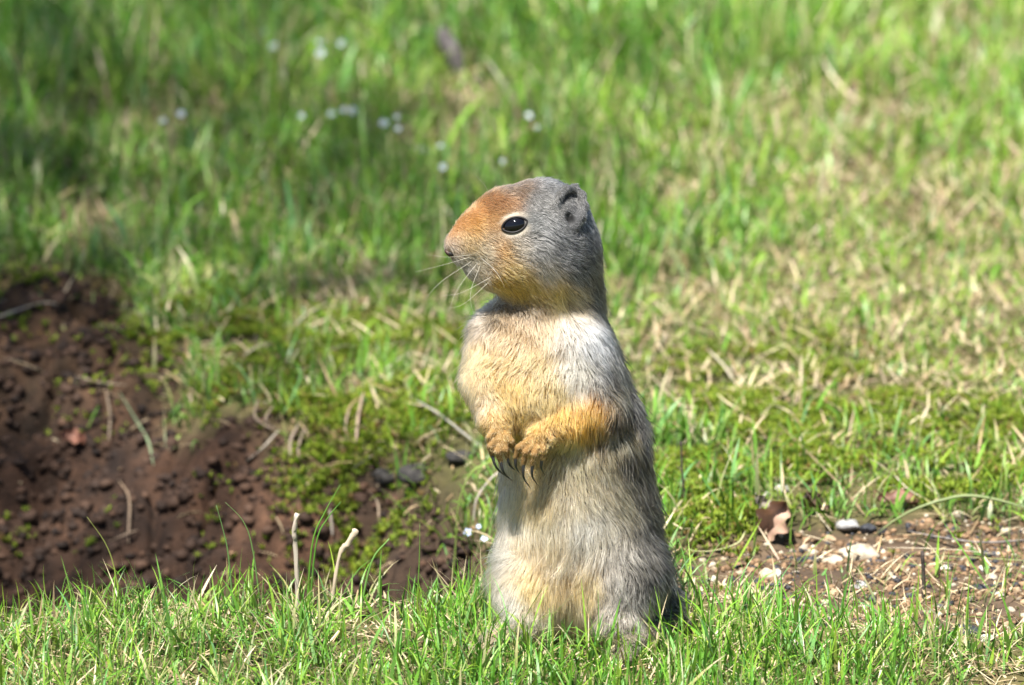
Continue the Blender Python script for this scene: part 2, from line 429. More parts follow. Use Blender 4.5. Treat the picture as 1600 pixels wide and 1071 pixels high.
def lumps(name, x, y, size, colr, mat, label, cat, sink=0.35):
    """many small rough grains in one mesh"""
    rng = RNG; n = len(x)
    ico = np.array([[1, 0, 0], [-1, 0, 0], [0, 1, 0], [0, -1, 0], [0, 0, 1], [0, 0, -1]], float)
    dg = np.array([[a, b, c] for a in (-1, 1) for b in (-1, 1) for c in (-1, 1)], float) / 1.55
    P0 = np.vstack([ico, dg])
    fa = []
    for ix, a in enumerate((1, -1)):
        for iy, b in enumerate((1, -1)):
            for iz, c in enumerate((1, -1)):
                d = 6 + (0 if a < 0 else 4) + (0 if b < 0 else 2) + (0 if c < 0 else 1)
                p, q, r = (0 if a > 0 else 1), (2 if b > 0 else 3), (4 if c > 0 else 5)
                for u, w_ in ((p, q), (q, r), (r, p)):
                    fa.append([u, w_, d] if a * b * c > 0 else [w_, u, d])
    fa = np.array(fa)
    V = P0[None] * (1 + 0.28 * rng.uniform(-1, 1, (n, 14, 1))) * rng.uniform(0.6, 1.25, (n, 1, 3))
    th = rng.uniform(0, 6.28, n); c_, s_ = np.cos(th)[:, None], np.sin(th)[:, None]
    V = np.stack([V[..., 0] * c_ - V[..., 1] * s_, V[..., 0] * s_ + V[..., 1] * c_, V[..., 2] * 0.8], -1) * size[:, None, None]
    b = np.stack([x, y, height(x, y) + size * (0.5 - sink)], -1)
    V = V + b[:, None]
    F = (np.arange(n) * 14)[:, None, None] + fa[None]
    o = link(name, np_mesh(name, V.reshape(-1, 3), F.reshape(-1, 3), np.repeat(colr, 14, 0)), mat)
    return tag(o, label, cat, kind='stuff')

x, y = scatter(170000, 0.02, 0.95, 1.15)
ok = RNG.random(len(x)) < 0.5 * smooth(0.1, 0.4, np.maximum(bare(x, y), 0.6 * smooth(.1, .4, pit(x, y)))) * (.45 + .55 * smooth(0.2, 0.6, noise(x, y, 0.03, 71)))
x, y = x[ok], y[ok]
lumps('soil_crumbs', x, y, 0.0005 + 0.0044 * RNG.random(len(x)) ** 5.0, mixc(RNG, len(x), (0.013, 0.0068, 0.004), (0.062, 0.033, 0.019), 0.45), M['grit'], 'loose dark brown crumbs of soil in the burrow hollow', 'soil')
x, y = scatter(60000, -0.05, 0.40, 1.15)
ok = RNG.random(len(x)) < np.maximum(0.9 * smooth(0.15, 0.7, gravel(x, y)) * smooth(.15, .6, noise(x, y, .03, 73)), 0.006)
x, y = x[ok], y[ok]
rr = RNG.random(len(x))
gc = np.where((rr < .14)[:, None], mixc(RNG, len(x), (0.02, 0.02, 0.024), (0.06, 0.06, 0.065)), np.where((rr < .23)[:, None], mixc(RNG, len(x), (.26, .20, .13), (.50, .44, .34)), mixc(RNG, len(x), (.10, .06, .03), (.25, .155, .085))))
lumps('grit', x, y, 0.0005 + 0.0024 * RNG.random(len(x)) ** 3.0, gc, M['grit'], 'fine brown grit of the bare patch right of the squirrel', 'grit')

# ================================================================== things lying and growing on the ground
def depth_scale(p):
    return float((np.asarray(p) - CAM) @ FWD) / FPX          # metres per photograph pixel at p

ICO = None
def ico_sphere():
    global ICO
    if ICO is None:
        import bmesh
        bm = bmesh.new(); bmesh.ops.create_icosphere(bm, subdivisions=3, radius=1.0)
        bm.verts.ensure_lookup_table()
        ICO = (np.array([v.co[:] for v in bm.verts]), np.array([[v.index for v in f.verts] for f in bm.faces])); bm.free()
    return ICO

def rock_mesh(seed, sx, sy, sz, rough=0.22):
    v, f = ico_sphere(); v = v.copy(); r = np.random.default_rng(seed)
    for _ in range(9):                                        # planar facets, like broken stone
        n = r.normal(size=3); n /= np.linalg.norm(n); c = r.uniform(.55, .92)
        d = v @ n - c
        v = v - np.where(d > 0, d * .85, 0)[:, None] * n
    o = int(r.integers(0, 90))
    w = noise(v[:, 0] + v[:, 2] * .6, v[:, 1] + v[:, 2] * .5, .5, o) - .5 + .5 * (noise(v[:, 0] - v[:, 2], v[:, 1], .2, o + 3) - .5)
    v = v * (1 + rough * w)[:, None] * np.array([sx, sy, sz])
    return np_mesh('stone', v, f)

def stone(name, px, py, wpx, hpx, mat, label, group=None, tilt=0.0, seed=None):
    g = on_ground(px, py + hpx * .35); s = depth_scale(g)
    o = link(name, rock_mesh(seed if seed is not None else int(px * 7 + py), wpx * s, wpx * s * .8, hpx * s * 1.05), M[mat])
    o.location = (g[0], g[1], g[2] + hpx * s * .28); o.rotation_euler = (0, tilt, 0)
    return tag(o, label, 'pebble' if name == 'pebble' else 'stone', group)

stone('stone', 1340, 868, 36, 15, 'pale_stone', 'largest pale cream stone lying at the edge of the gravelly patch', tilt=-.12)
stone('stone', 1300, 876, 18, 8, 'pale_stone', 'flat cream stone touching the left end of the largest pale stone')
stone('stone', 1325, 823, 24, 9, 'grey_stone', 'flat light grey stone behind the largest pale stone')
stone('stone', 1357, 831, 14, 10, 'black_stone', 'black angular stone beside the flat light grey stone')
stone('pebble', 1297, 844, 11, 9, 'tan_stone', 'round orange tan pebble in front of the light grey stone')
stone('pebble', 1222, 765, 12, 10, 'white_stone', 'bright white pebble above the curled brown leaf')
stone('pebble', 1197, 776, 7, 7, 'white_stone', 'smaller white pebble left of the bright white one')
stone('pebble', 1500, 805, 14, 7, 'pale_stone', 'pale pebble behind the long grey stick')
stone('pebble', 1422, 826, 10, 8, 'black_stone', 'black pebble by the left end of the long grey stick')
stone('pebble', 1274, 876, 8, 8, 'black_stone', 'small black pebble left of the cream stones')
stone('stone', 1199, 899, 16, 13, 'pale_stone', 'upright pale stone right of the squirrel and its shadow', tilt=.3)
stone('pebble', 1216, 899, 6, 7, 'white_stone', 'tiny white pebble leaning on the upright pale stone')
stone('pebble', 1115, 905, 7, 6, 'white_stone', 'white pebble just right of the squirrel at its shadow')
stone('pebble', 1476, 889, 11, 7, 'white_stone', 'white pebble right of the upright dark twig')
stone('pebble', 1540, 890, 13, 7, 'white_stone', 'broad white pebble under the long straw at right')
stone('pebble', 1549, 903, 10, 7, 'pale_stone', 'cream pebble in front of the broad white pebble')
stone('stone', 1527, 920, 22, 8, 'black_stone', 'flat black stone low in the gravelly patch at right')
stone('pebble', 1302, 927, 10, 7, 'tan_stone', 'tan pebble in the middle of the gravelly patch')
stone('pebble', 1345, 916, 11, 8, 'grey_stone', 'light grey pebble in the middle of the gravelly patch')
stone('pebble', 1362, 937, 8, 8, 'black_stone', 'black pebble at the grass edge of the gravelly patch')
stone('pebble', 1236, 1008, 15, 10, 'white_stone', 'white pebble among the near grass right of the squirrel')
stone('pebble', 1402, 968, 10, 5, 'pale_stone', 'small cream pebble at the grass edge under the dark twig')
stone('stone', 1508, 986, 28, 8, 'black_stone', 'long black stone behind the grass near the right edge')
stone('pebble', 1540, 1000, 13, 9, 'white_stone', 'white pebble in the grass near the bottom right corner')
stone('pebble', 1587, 925, 8, 9, 'tan_stone', 'tan pebble at the right edge of the picture')
stone('stone', 598, 750, 19, 13, 'dark_rock', 'small dark grey stone in the moss bank, leftmost of three')
stone('stone', 655, 742, 37, 16, 'dark_rock', 'broad flat dark grey stone in the bank, middle of three')
stone('stone', 718, 716, 24, 11, 'dark_rock', 'dark grey stone in the bank just left of the forepaws')
stone('stone', 1325, 388, 13, 10, 'tan_stone', 'blurred tan stone in the yellow grass at right')
stone('stone', 655, 240, 20, 14, 'grey_stone', 'blurred grey stone on the bare spot behind the squirrel')
# many small pebbles of the bare patch
rp_ = np.random.default_rng(21); kinds = [('pale_stone', 'small pale pebble in the bare gravelly patch'), ('tan_stone', 'small brown pebble in the bare gravelly patch'), ('black_stone', 'small black pebble in the bare gravelly patch')]
proto = {k: [rock_mesh(500 + i * 7 + j, 1, .85, .7) for j in range(5)] for i, (k, _) in enumerate(kinds)}
made = 0
while made < 90:
    x_, y_ = rp_.uniform(0.03, 0.30), rp_.uniform(0.0, 0.30)
    if gravel(x_, y_) < .35: continue
    kk = rp_.choice(3, p=[.38, .40, .22]); k, lb = kinds[kk]
    o = link('pebble', proto[k][rp_.integers(5)], M[k]) if made >= 0 else None
    s_ = .0012 + .0022 * rp_.random() ** 2
    o.scale = (s_, s_, s_); o.location = (x_, y_, float(height(x_, y_)) + s_ * .12); o.rotation_euler = (0, 0, rp_.uniform(0, 6.28))
    tag(o, lb, 'pebble', 'small pebbles of the gravelly patch'); made += 1

def stalk(name, ctrl, wpx, color, mat, label, cat, flat=.5, n=18, taper=(1, 1), group=None):
    """a thin stem or blade through photograph points (px, py, lift above ground in mm)"""
    p3 = np.array([lifted(px, py, l * .001) for px, py, l in ctrl])
    s = depth_scale(p3[len(p3) // 2])
    r = np.linspace(taper[0], taper[1], n) * wpx * .31 * s * np.minimum(1, .25 + 4 * np.minimum(np.linspace(0, 1, n), np.linspace(1, 0, n)))
    v, f = tube(curve_pts(p3, n), r, 7, flat * .75)
    v = v + (np.random.default_rng(len(ctrl) + int(wpx * 10)).normal(0, 1, v.shape)) * wpx * s * .02
    c = np.tile(np.array(color) , (len(v), 1)) * (1 + .15 * np.sin(np.arange(len(v)) * .7))[:, None]
    return tag(link(name, np_mesh(name, v, f, c), M[mat]), label, cat, group)

def standing(name, base, tips, wpx, color, mat, label, cat, flat=.5, taper=(1, .15), n=14, push=0.0, group=None):
    """rises from the ground at a photograph point; the other points are in the upright plane through its foot"""
    b = lifted(*base); s = depth_scale(b)
    p3 = [b - np.array([0, 0, .002])] + [at(px, py, b[1] + push * (i + 1)) for i, (px, py) in enumerate(tips)]
    r = np.linspace(taper[0], taper[1], n) * wpx * .5 * s
    v, f = tube(curve_pts(p3, n), r, 7, flat)
    if name == 'straw_stub':                  # frayed, split end
        v = v + np.random.default_rng(int(base[0])).normal(0, wpx * s * .10, v.shape) * np.clip((v[:, 2:] - b[2]) / .03, .15, 1)
    c = np.tile(np.array(color), (len(v), 1)) * (1 + .12 * np.sin(np.arange(len(v)) * .9))[:, None]
    return tag(link(name, np_mesh(name, v, f, c), M[mat]), label, cat, group)

PALE, TAN, GRN, OLV, GRB = (.60, .52, .38), (.40, .30, .17), (.10, .23, .03), (.22, .27, .07), (.13, .21, .09)
# right of the squirrel
stalk('stick', [(1418, 830, 5), (1470, 840, 5), (1540, 848, 4), (1625, 842, 4)], 9, (1, 1, 1), 'twig', 'long smooth grey stick lying across the gravelly patch', 'stick', .9, taper=(.8, 1.1))
stalk('straw', [(1384, 856, 6), (1440, 857, 6), (1500, 860, 5), (1552, 866, 3)], 6, PALE, 'straw', 'thick pale straw lying in front of the long grey stick', 'straw')
stalk('straw', [(1450, 868, 4), (1530, 872, 4), (1625, 878, 3)], 6, (.36, .40, .16), 'straw', 'greenish straw lying below the thick pale straw at right', 'straw')
standing('twig', (1443, 940), [(1443, 905), (1441, 862)], 8, (1, 1, 1), 'dark_twig', 'short dark twig standing upright in the gravelly patch', 'twig', .9, (1, .8))
stalk('grass_blade', [(1365, 838, 2), (1410, 806, 14), (1470, 782, 22), (1530, 776, 24), (1625, 800, 16)], 13, (.30, .36, .16), 'grass', 'wide pale green blade arching over the long grey stick', 'grass blade', .9, taper=(.6, 1))
stalk('dead_stem', [(1215, 660, 8), (1270, 715, 10), (1315, 760, 9), (1352, 806, 4)], 9, (.30, .21, .12), 'straw', 'brown dead stem slanting down through the moss at right', 'dead stem', .6, taper=(.5, 1))
stalk('straw', [(1105, 545, 9), (1130, 570, 9), (1150, 600, 6)], 7, PALE, 'straw', 'short pale straw slanting in the litter right of the squirrel back', 'straw')
stalk('straw', [(1130, 560, 8), (1155, 588, 6), (1165, 600, 4)], 7, PALE, 'straw', 'pale straw beside the short slanting one in the litter', 'straw')
stalk('straw', [(1010, 580, 6), (1050, 620, 9), (1085, 650, 5)], 5, (.5, .38, .28), 'straw', 'thin pinkish straw crossing dark soil behind the squirrel back', 'straw')
stalk('straw', [(1040, 852, 4), (1100, 862, 5), (1150, 850, 5), (1165, 830, 9)], 6, (.45, .45, .22), 'straw', 'bent yellowish straw reaching right from the squirrel haunch', 'straw')
stalk('straw', [(1275, 800, 6), (1300, 832, 4)], 5, PALE, 'straw', 'tiny straw slanting above the orange tan pebble', 'straw', n=8)
stalk('straw', [(1395, 740, 6), (1420, 765, 8), (1450, 782, 4)], 5, PALE, 'straw', 'thin straw in the moss above the arching blade', 'straw')
standing('grass_blade', (1440, 215), [(1425, 175), (1390, 125)], 14, (.16, .32, .09), 'grass', 'broad blurred green blade leaning left over the dry patch', 'grass blade', .2, (.9, .3))
standing('grass_blade', (1432, 260), [(1450, 215), (1475, 178)], 12, (.16, .32, .07), 'grass', 'broad blurred green blade leaning right at the dry patch', 'grass blade', .2, (.9, .3))
standing('grass_blade', (1600, 400), [(1575, 350), (1535, 318)], 9, (.5, .5, .3), 'grass', 'pale blurred blade leaning left near the right edge', 'grass blade', .2, (.9, .3))
standing('grass_blade', (920, 300), [(925, 240), (937, 170), (950, 230), (962, 290)], 9, (.34, .36, .16), 'grass', 'yellowish looped blade bowing over behind the squirrel head', 'grass blade', .3, (1, .6))
standing('grass_blade', (1110, 700), [(1080, 660), (1052, 640)], 8, (.2, .32, .08), 'grass', 'green blade leaning left beside the squirrel flank', 'grass blade', .25, (1, .3))
standing('grass_blade', (1112, 705), [(1135, 655), (1165, 610)], 9, (.2, .34, .07), 'grass', 'green blade leaning right beside the squirrel flank', 'grass blade', .25, (1, .3))
standing('dark_stem', (1072, 790), [(1066, 740), (1064, 690)], 5, (1, 1, 1), 'dark_twig', 'thin dark stem standing right of the squirrel flank', 'stem', .9, (1, .6))
# left of the squirrel; bank straws and roots coloured darker for the shade there
standing('straw_stub', (466, 966), [(462, 860), (459, 832), (465, 803)], 10, (.46, .39, .31), 'straw', 'upright split straw stub at the rim of the burrow', 'straw', .85, (.7, 1))
standing('straw_stub', (515, 966), [(530, 872), (545, 848), (556, 828)], 11, (.48, .39, .28), 'straw', 'straw stub leaning right at the rim of the burrow', 'straw', .85, (.5, 1.1))
standing('grass_blade', (478, 966), [(488, 850), (508, 800), (532, 757)], 8, (.11, .26, .03), 'grass', 'tall green blade leaning right beside the straw stubs', 'grass blade', .45, (1, .15))
standing('grass_blade', (482, 966), [(494, 850), (512, 810), (533, 784)], 8, (.09, .22, .03), 'grass', 'second green blade just under the tall one by the stubs', 'grass blade', .45, (1, .15))
standing('grass_blade', (366, 966), [(357, 870), (349, 830), (338, 790)], 7, (.14, .26, .08), 'grass', 'straight green blade rising left of the stubs', 'grass blade', .45, (1, .3))
standing('grass_blade', (410, 966), [(395, 860), (380, 815), (352, 785)], 7, (.16, .28, .08), 'grass', 'green blade curving left over the burrow', 'grass blade', .45, (1, .15))
standing('grass_blade', (190, 966), [(180, 895), (165, 850), (136, 808)], 7, (.30, .34, .08), 'grass', 'yellow green blade curving left at the burrow rim', 'grass blade', .45, (1, .2))
standing('grass_blade', (650, 966), [(655, 880), (656, 818)], 6, (.13, .26, .04), 'grass', 'slim upright blade between the stubs and the squirrel', 'grass blade', .45, (1, .2))
standing('grass_blade', (560, 966), [(580, 880), (608, 842)], 9, (.14, .28, .06), 'grass', 'broad green blade leaning right below the moss bank', 'grass blade', .45, (1, .3))
standing('grass_blade', (706, 912), [(712, 850), (716, 790), (735, 740), (765, 722)], 9, (.20, .28, .06), 'grass', 'tall olive blade bending towards the forepaws', 'grass blade', .25, (1, .5))
stalk('straw', [(650, 625, 10), (690, 650, 10), (748, 696, 8)], 9, (.36, .34, .28), 'straw', 'thick grey straw slanting towards the squirrel forearm', 'straw', .6)
stalk('straw', [(568, 612, 12), (560, 650, 12), (556, 692, 8)], 8, (.30, .22, .15), 'straw', 'brown straw hanging down the moss bank', 'straw', .6)
stalk('straw', [(546, 640, 8), (540, 662, 8), (543, 690, 6)], 7, (.27, .20, .14), 'straw', 'short brown straw beside the hanging one on the bank', 'straw', .6)
stalk('straw', [(596, 700, 8), (570, 720, 8), (548, 735, 6)], 6, (.30, .27, .21), 'straw', 'thin grey straw lying over the moss above the dark stones', 'straw')
stalk('straw', [(575, 768, 9), (590, 785, 9), (592, 812, 6)], 7, (.25, .19, .13), 'straw', 'bent brown straw under the leftmost dark grey stone', 'straw', .6)
stalk('straw', [(515, 795, 12), (518, 815, 11), (520, 838, 8)], 9, (.33, .28, .23), 'straw', 'short pale straw standing behind the leaning stub', 'straw', .6)
stalk('grass_blade', [(366, 648, 3), (378, 612, 16), (404, 596, 20), (440, 602, 18), (466, 640, 6)], 7, (.16, .28, .06), 'grass', 'green blade arching over the burrow at the moss edge', 'grass blade', .3, taper=(.4, .8))
for i, (ct, wd) in enumerate((([(405, 622, 8), (398, 650, 10), (420, 668, 9), (438, 672, 6)], 8), ([(428, 632, 9), (415, 655, 9), (432, 670, 6)], 6), ([(468, 660, 10), (454, 690, 10), (456, 735, 6)], 8), ([(476, 668, 9), (466, 700, 9), (470, 722, 6)], 6))):
    stalk('root_fibre', ct, wd, (.21, .16, .11), 'straw', ['pale root loop hanging below the arching blade', 'thinner root loop inside the pale root loop', 'pale root hanging over the moss edge of the burrow', 'short root beside the longer hanging root'][i], 'root', .7)
stalk('straw', [(436, 672, 8), (410, 700, 7), (384, 722, 5)], 6, (.34, .30, .24), 'straw', 'grey straw slanting over the burrow edge', 'straw')
stalk('grass_blade', [(186, 612, 8), (215, 660, 8), (232, 690, 7), (240, 728, 4)], 8, (.22, .27, .15), 'grass', 'grey green blade lying down the burrow wall', 'grass blade', .3)
stalk('straw', [(118, 588, 7), (158, 598, 7), (200, 602, 5)], 7, (.30, .25, .18), 'straw', 'brown straw lying at the top of the burrow wall', 'straw', .6)
stalk('straw', [(165, 606, 5), (172, 650, 5), (170, 690, 3)], 6, (.24, .18, .12), 'straw', 'dark straw hanging from the brown straw on the burrow wall', 'straw', .6)
stalk('straw', [(-15, 500, 6), (35, 482, 9), (70, 473, 8), (100, 478, 5)], 8, (.36, .32, .25), 'straw', 'pale bent straw at the left edge on dark soil', 'straw', .6)
stalk('straw', [(165, 850, 8), (190, 838, 8), (215, 828, 5)], 8, (.26, .19, .13), 'straw', 'brown straw low on the burrow wall', 'straw', .6)
stalk('straw', [(185, 750, 6), (202, 780, 7), (200, 850, 5)], 6, (.24, .17, .11), 'straw', 'thin dark stalk hanging low on the burrow wall', 'straw', .6)
stalk('straw', [(380, 556, 7), (402, 542, 8), (428, 536, 6)], 8, (.28, .24, .17), 'straw', 'curved pale straw on the moss left of the bank', 'straw', .6)
stalk('straw', [(505, 552, 8), (540, 540, 9), (572, 548, 6)], 6, (.28, .24, .17), 'straw', 'pale straw lying on the moss of the bank', 'straw', .6)
stalk('straw', [(600, 580, 8), (625, 560, 9), (650, 548, 6)], 6, (.40, .38, .26), 'straw', 'greyish straw lying on the bank behind the far foreleg', 'straw', .6)
stalk('straw', [(460, 510, 8), (480, 490, 9), (520, 470, 6)], 7, (.46, .40, .28), 'straw', 'slanting straw in the litter above the moss bank', 'straw', .6)
stalk('straw', [(75, 322, 12), (100, 304, 14), (125, 290, 8)], 9, (.46, .38, .16), 'straw', 'yellow blurred straw in the shaded grass at left', 'straw', .6)
standing('straw_tuft', (740, 815), [(745, 780), (770, 745), (790, 735)], 8, (.42, .36, .30), 'straw', 'drooping pale dead blade left of the belly fur', 'straw', .5, (1, .4))

# dry curled leaves
def dry_leaf(px, py, wpx, hpx, rot, curl, color, label, lift=4):
    p = lifted(px, py, lift * .001); s = depth_scale(p); a, b = wpx * s * .5, hpx * s * .5
    nu, nv = 15, 9; v = []
    for side_ in (0, 1):
        for i in range(nu):
            t = -1 + 2 * i / (nu - 1)
            half = max(.03, (1 - abs(t) ** 2.4)) * (.78 + .22 * math.cos(t * 9))
            for j in range(nv):
                u = -1 + 2 * j / (nv - 1)
                x_, y_ = t * a, u * half * b
                z_ = curl * b * (u * u) * .8 + .18 * a * math.sin(t * 3.1 + .6) + .06 * b * math.cos(u * 9 + t * 4) - (.00035 if side_ else 0)
                v.append([x_, y_, z_])
    N0 = nu * nv; q = []
    for i in range(nu - 1):
        for j in range(nv - 1):
            k = i * nv + j
            q.append([k, k + nv, k + nv + 1, k + 1]); q.append([N0 + k, N0 + k + 1, N0 + k + nv + 1, N0 + k + nv])
    ed = [i * nv for i in range(nu)] + [(nu - 1) * nv + j for j in range(1, nv)] + [i * nv + nv - 1 for i in range(nu - 2, -1, -1)] + [j for j in range(nv - 2, 0, -1)]
    for i in range(len(ed)):
        q.append([ed[i], ed[(i + 1) % len(ed)], N0 + ed[(i + 1) % len(ed)], N0 + ed[i]])
    v = np.array(v)
    o = empty('dry_leaf', p, rot); tag(o, label, 'leaf')
    link('leaf_blade', np_mesh('leaf_blade', v, np.array(q), np.tile(color, (len(v), 1)) * (1 + .25 * np.sin(v[:, :1] / a * 4))), M['straw'], o)
    tv, tf = tube(curve_pts([(-a * 1.25, 0, .12 * a), (-a * .9, 0, 0), (0, 0, .05 * a), (a * .9, 0, .1 * a)], 10), np.linspace(1.3, .4, 10) * s, 5)
    link('midrib', np_mesh('midrib', tv, tf, np.tile(np.array(color) * .7, (len(tv), 1))), M['straw'], o)
    return o
dry_leaf(1207, 815, 76, 62, (math.radians(62), math.radians(-52), .3), .9, (.40, .26, .185), 'curled orange brown dead leaf right of the squirrel', 9)
dry_leaf(1190, 790, 40, 30, (math.radians(70), math.radians(60), .5), .6, (.36, .29, .25), 'grey brown curled leaf behind the orange brown one', 8)
dry_leaf(112, 686, 44, 34, (math.radians(45), math.radians(25), .4), .7, (.30, .14, .09), 'reddish dead leaf on the dark burrow wall at left', 6)
dry_leaf(1402, 783, 66, 40, (math.radians(25), 0.1, -.2), .5, (.24, .12, .085), 'flat dark red brown leaf under the moss at right', 4)
dry_leaf(1268, 790, 60, 46, (math.radians(40), .5, 1.0), .8, (.14, .085, .06), 'dark brown leaf between the white pebble and the moss', 5)

# weathered wood behind
def wood(px, py, tpx, tpy, wpx, mat, label):
    b = on_ground(px, py); s = depth_scale(b); t = at(tpx, tpy, b[1] + .004)
    pp = curve_pts([b - np.array([0, 0, .004]), b * .6 + t * .4 + np.array([.001, 0, 0]), t], 9)
    v, f = tube(pp, np.array([.75, .8, .95, 1.05, 1.1, 1.1, 1.0, .8, .35]) * wpx * .5 * s, 9, .7)
    v = v + np.random.default_rng(int(px)).normal(0, wpx * s * .035, v.shape)
    return tag(link('wood_piece', np_mesh('wood_piece', v, f), M[mat]), label, 'wood')
wood(722, 118, 688, 46, 40, 'wood', 'blurred stub of grey weathered wood in the green grass behind')
wood(733, 150, 750, 118, 22, 'dark_twig', 'dark blurred bit of wood below the grey weathered stub')
wood(757, 122, 768, 96, 14, 'dark_twig', 'small dark bit of wood right of the grey weathered stub')

def ellipsoid_small(r):
    v, f = ico_sphere()
    return v * r, f

# tiny wildflowers
def petal_bloom(r):
    v, q, t = [], [], []
    for k in range(5):
        a = 2 * math.pi * k / 5; c, s_ = math.cos(a), math.sin(a)
        b0 = len(v)
        for (u, w_, z_) in ((.12, 0, 0), (.5, -.33, .10), (.62, 0, .04), (.5, .33, .10), (.92, -.26, .14), (1.0, 0, .1), (.92, .26, .14)):
            v.append([(u * c - w_ * s_) * r, (u * s_ + w_ * c) * r, z_ * r])
        t += [[b0, b0 + 1, b0 + 2], [b0, b0 + 2, b0 + 3]]; q += [[b0 + 1, b0 + 4, b0 + 5, b0 + 2], [b0 + 2, b0 + 5, b0 + 6, b0 + 3]]
    return np.array(v), [np.array(q), np.array(t)]
FLW = [(428, 73, 'lowest flower of the upper left pair', 9), (415, 50, 'fainter flower above the upper left pair', 6), (500, 66, 'upper left flower of the trio in the far grass', 8), (501, 83, 'lower flower of the trio in the far grass', 9), (534, 68, 'right flower of the trio in the far grass', 8),
       (255, 189, 'left flower of the pair far left', 7), (283, 178, 'right flower of the pair far left', 8), (471, 181, 'faint flower left of the flower row', 6), (518, 178, 'left flower of the row above the snout', 8), (537, 172, 'middle flower of the row above the snout', 7), (551, 173, 'right flower of the row above the snout', 8),
       (600, 193, 'brightest single flower left of the bare spot', 10), (622, 201, 'small flower touching the brightest single one', 6), (692, 261, 'lone flower above the squirrel snout', 7), (688, 228, 'faint flower on the bare spot', 6), (785, 252, 'lone flower just above the squirrel head', 6), (826, 181, 'flower in the grass above the squirrel crown', 7), (839, 200, 'small flower below the one above the crown', 6),
       (620, 183, 'dim flower above the brightest single one', 5), (731, 832, 'left bluish flower of the pair beside the belly', 11), (757, 842, 'right bluish flower of the pair beside the belly', 10), (748, 823, 'small bluish flower above the pair beside the belly', 7)]
M['petal'] = leafy('petal', .25, .6, .3, 900, .05); M['stem'] = M['grass']
for i, (px, py, lb, sz) in enumerate(FLW):
    hgt = .030 if py < 400 else .016
    tp = lifted(px, py, hgt); s = depth_scale(tp)
    o = empty('wildflower', (tp[0], tp[1], float(height(tp[0], tp[1])))); tag(o, lb + ', pale with five petals', 'flower', 'tiny pale wildflowers')
    hz = tp[2] - o.location.z
    v, f = tube(curve_pts([(0.002, .002, -.001), (.001, .001, hz * .5), (0, 0, hz)], 8), np.linspace(1.2, .8, 8) * .00035, 5)
    link('stem', np_mesh('stem', v, f, np.tile((.10, .2, .04), (len(v), 1))), M['stem'], o)
    v, f = petal_bloom(sz * s * (.78 if py < 400 else .62))
    R_ = Matrix.Rotation(math.radians(48 + 14 * math.sin(i * 2.1)), 3, 'X') @ Matrix.Rotation(i * 1.3, 3, 'Z')
    R_ = np.array(R_)
    b = link('bloom', np_mesh('bloom', v @ R_.T + np.array([0, 0, hz]), f, np.tile((.66, .74, .86) if py < 400 else (.55, .66, .86), (len(v), 1))), M['petal'], o)
    v2 = ellipsoid_small(sz * s * .2)
    link('flower_centre', np_mesh('flower_centre', v2[0] @ R_.T + np.array([0, 0, hz]), v2[1], np.tile((.75, .65, .2), (len(v2[0]), 1))), M['petal'], b)

# tree outside the frame whose crown throws the soft shade over the burrow and the grass at left
def shade_tree():
    rng = np.random.default_rng(77)
    target = np.array([-1.20, 1.02, 0.0]); sd = np.array(sdir)
    C = target + sd * (5.6 / sd[2])
    o = empty('broadleaf_tree', (C[0] - .1, C[1] - .1, float(height(C[0], C[1]))))
    tag(o, 'leafy tree left of the camera that shades the burrow and the grass at left', 'tree')
    base = np.array(o.location)
    top = C + np.array([0, 0, .7]) - base
    v, f = tube(curve_pts([(0, 0, -.05), (.05, 0, 1.8), (-.04, .05, 3.8), top], 16), np.linspace(.085, .015, 16), 10)
    tr = link('trunk', np_mesh('trunk', v, f), M['twig'], o)
    for k in range(16):
        h0 = rng.uniform(4.0, 5.6); a = rng.uniform(0, 6.28); l = rng.uniform(.6, 1.05)
        p0 = np.array([0, 0, h0]); e = p0 + np.array([math.cos(a) * l, math.sin(a) * l, rng.uniform(.1, .6)])
        v, f = tube(curve_pts([p0, p0 * .5 + e * .5 + np.array([0, 0, .08]), e], 8), np.linspace(.028, .006, 8), 6)
        link('limb', np_mesh('limb', v, f), M['twig'], tr)
    n = 10500
    d = rng.normal(size=(n, 3)); d /= np.linalg.norm(d, axis=1, keepdims=True)
    r = rng.random(n) ** .42
    p = d * r[:, None] * np.array([1.22, 1.22, .95]) + (C - base) + rng.normal(0, .06, (n, 3))
    cl_ = noise(p[:, 0] + p[:, 2] * .5, p[:, 1] + p[:, 2] * .3, .25, 90)
    p = p[rng.random(n) < .5 + .6 * cl_]
    n = len(p)
    c = mixc(rng, n, (.05, .10, .02), (.10, .17, .03))
    v, f, cc2 = ribbons(p, rng.uniform(0, 6.28, n), rng.uniform(.035, .055, n), rng.uniform(.020, .030, n), rng.uniform(.5, 2.0, n), rng.uniform(0, .6, n), c, c, 3)
    link('crown', np_mesh('crown', v, f, cc2), M['grass'], o)
shade_tree()

# ================================================================== the ground squirrel
K3 = 1.0 / 3000.0                     # metres per photograph pixel at the squirrel
FACE = np.array([-0.62, -0.78, 0.0])  # where its belly faces
PR = []                               # body primitives: round cones with a part name and the way the fur lies

def cone(part, a, ra, b, rb, k=0.008, sy=1.0, flow=None, ln=0.008, lift=0.3, dens=1.0):
    a, b = np.asarray(a, float), np.asarray(b, float)
    fl = (b - a) if flow is None else np.asarray(flow, float)
    fl = fl / (np.linalg.norm(fl) + 1e-12)
    PR.append(dict(part=part, a=a, b=b, ra=ra * K3, rb=rb * K3, k=k, sy=sy, flow=fl, ln=ln, lift=lift, dens=dens))

DOWN = (0.12, 0.02, -1.0)
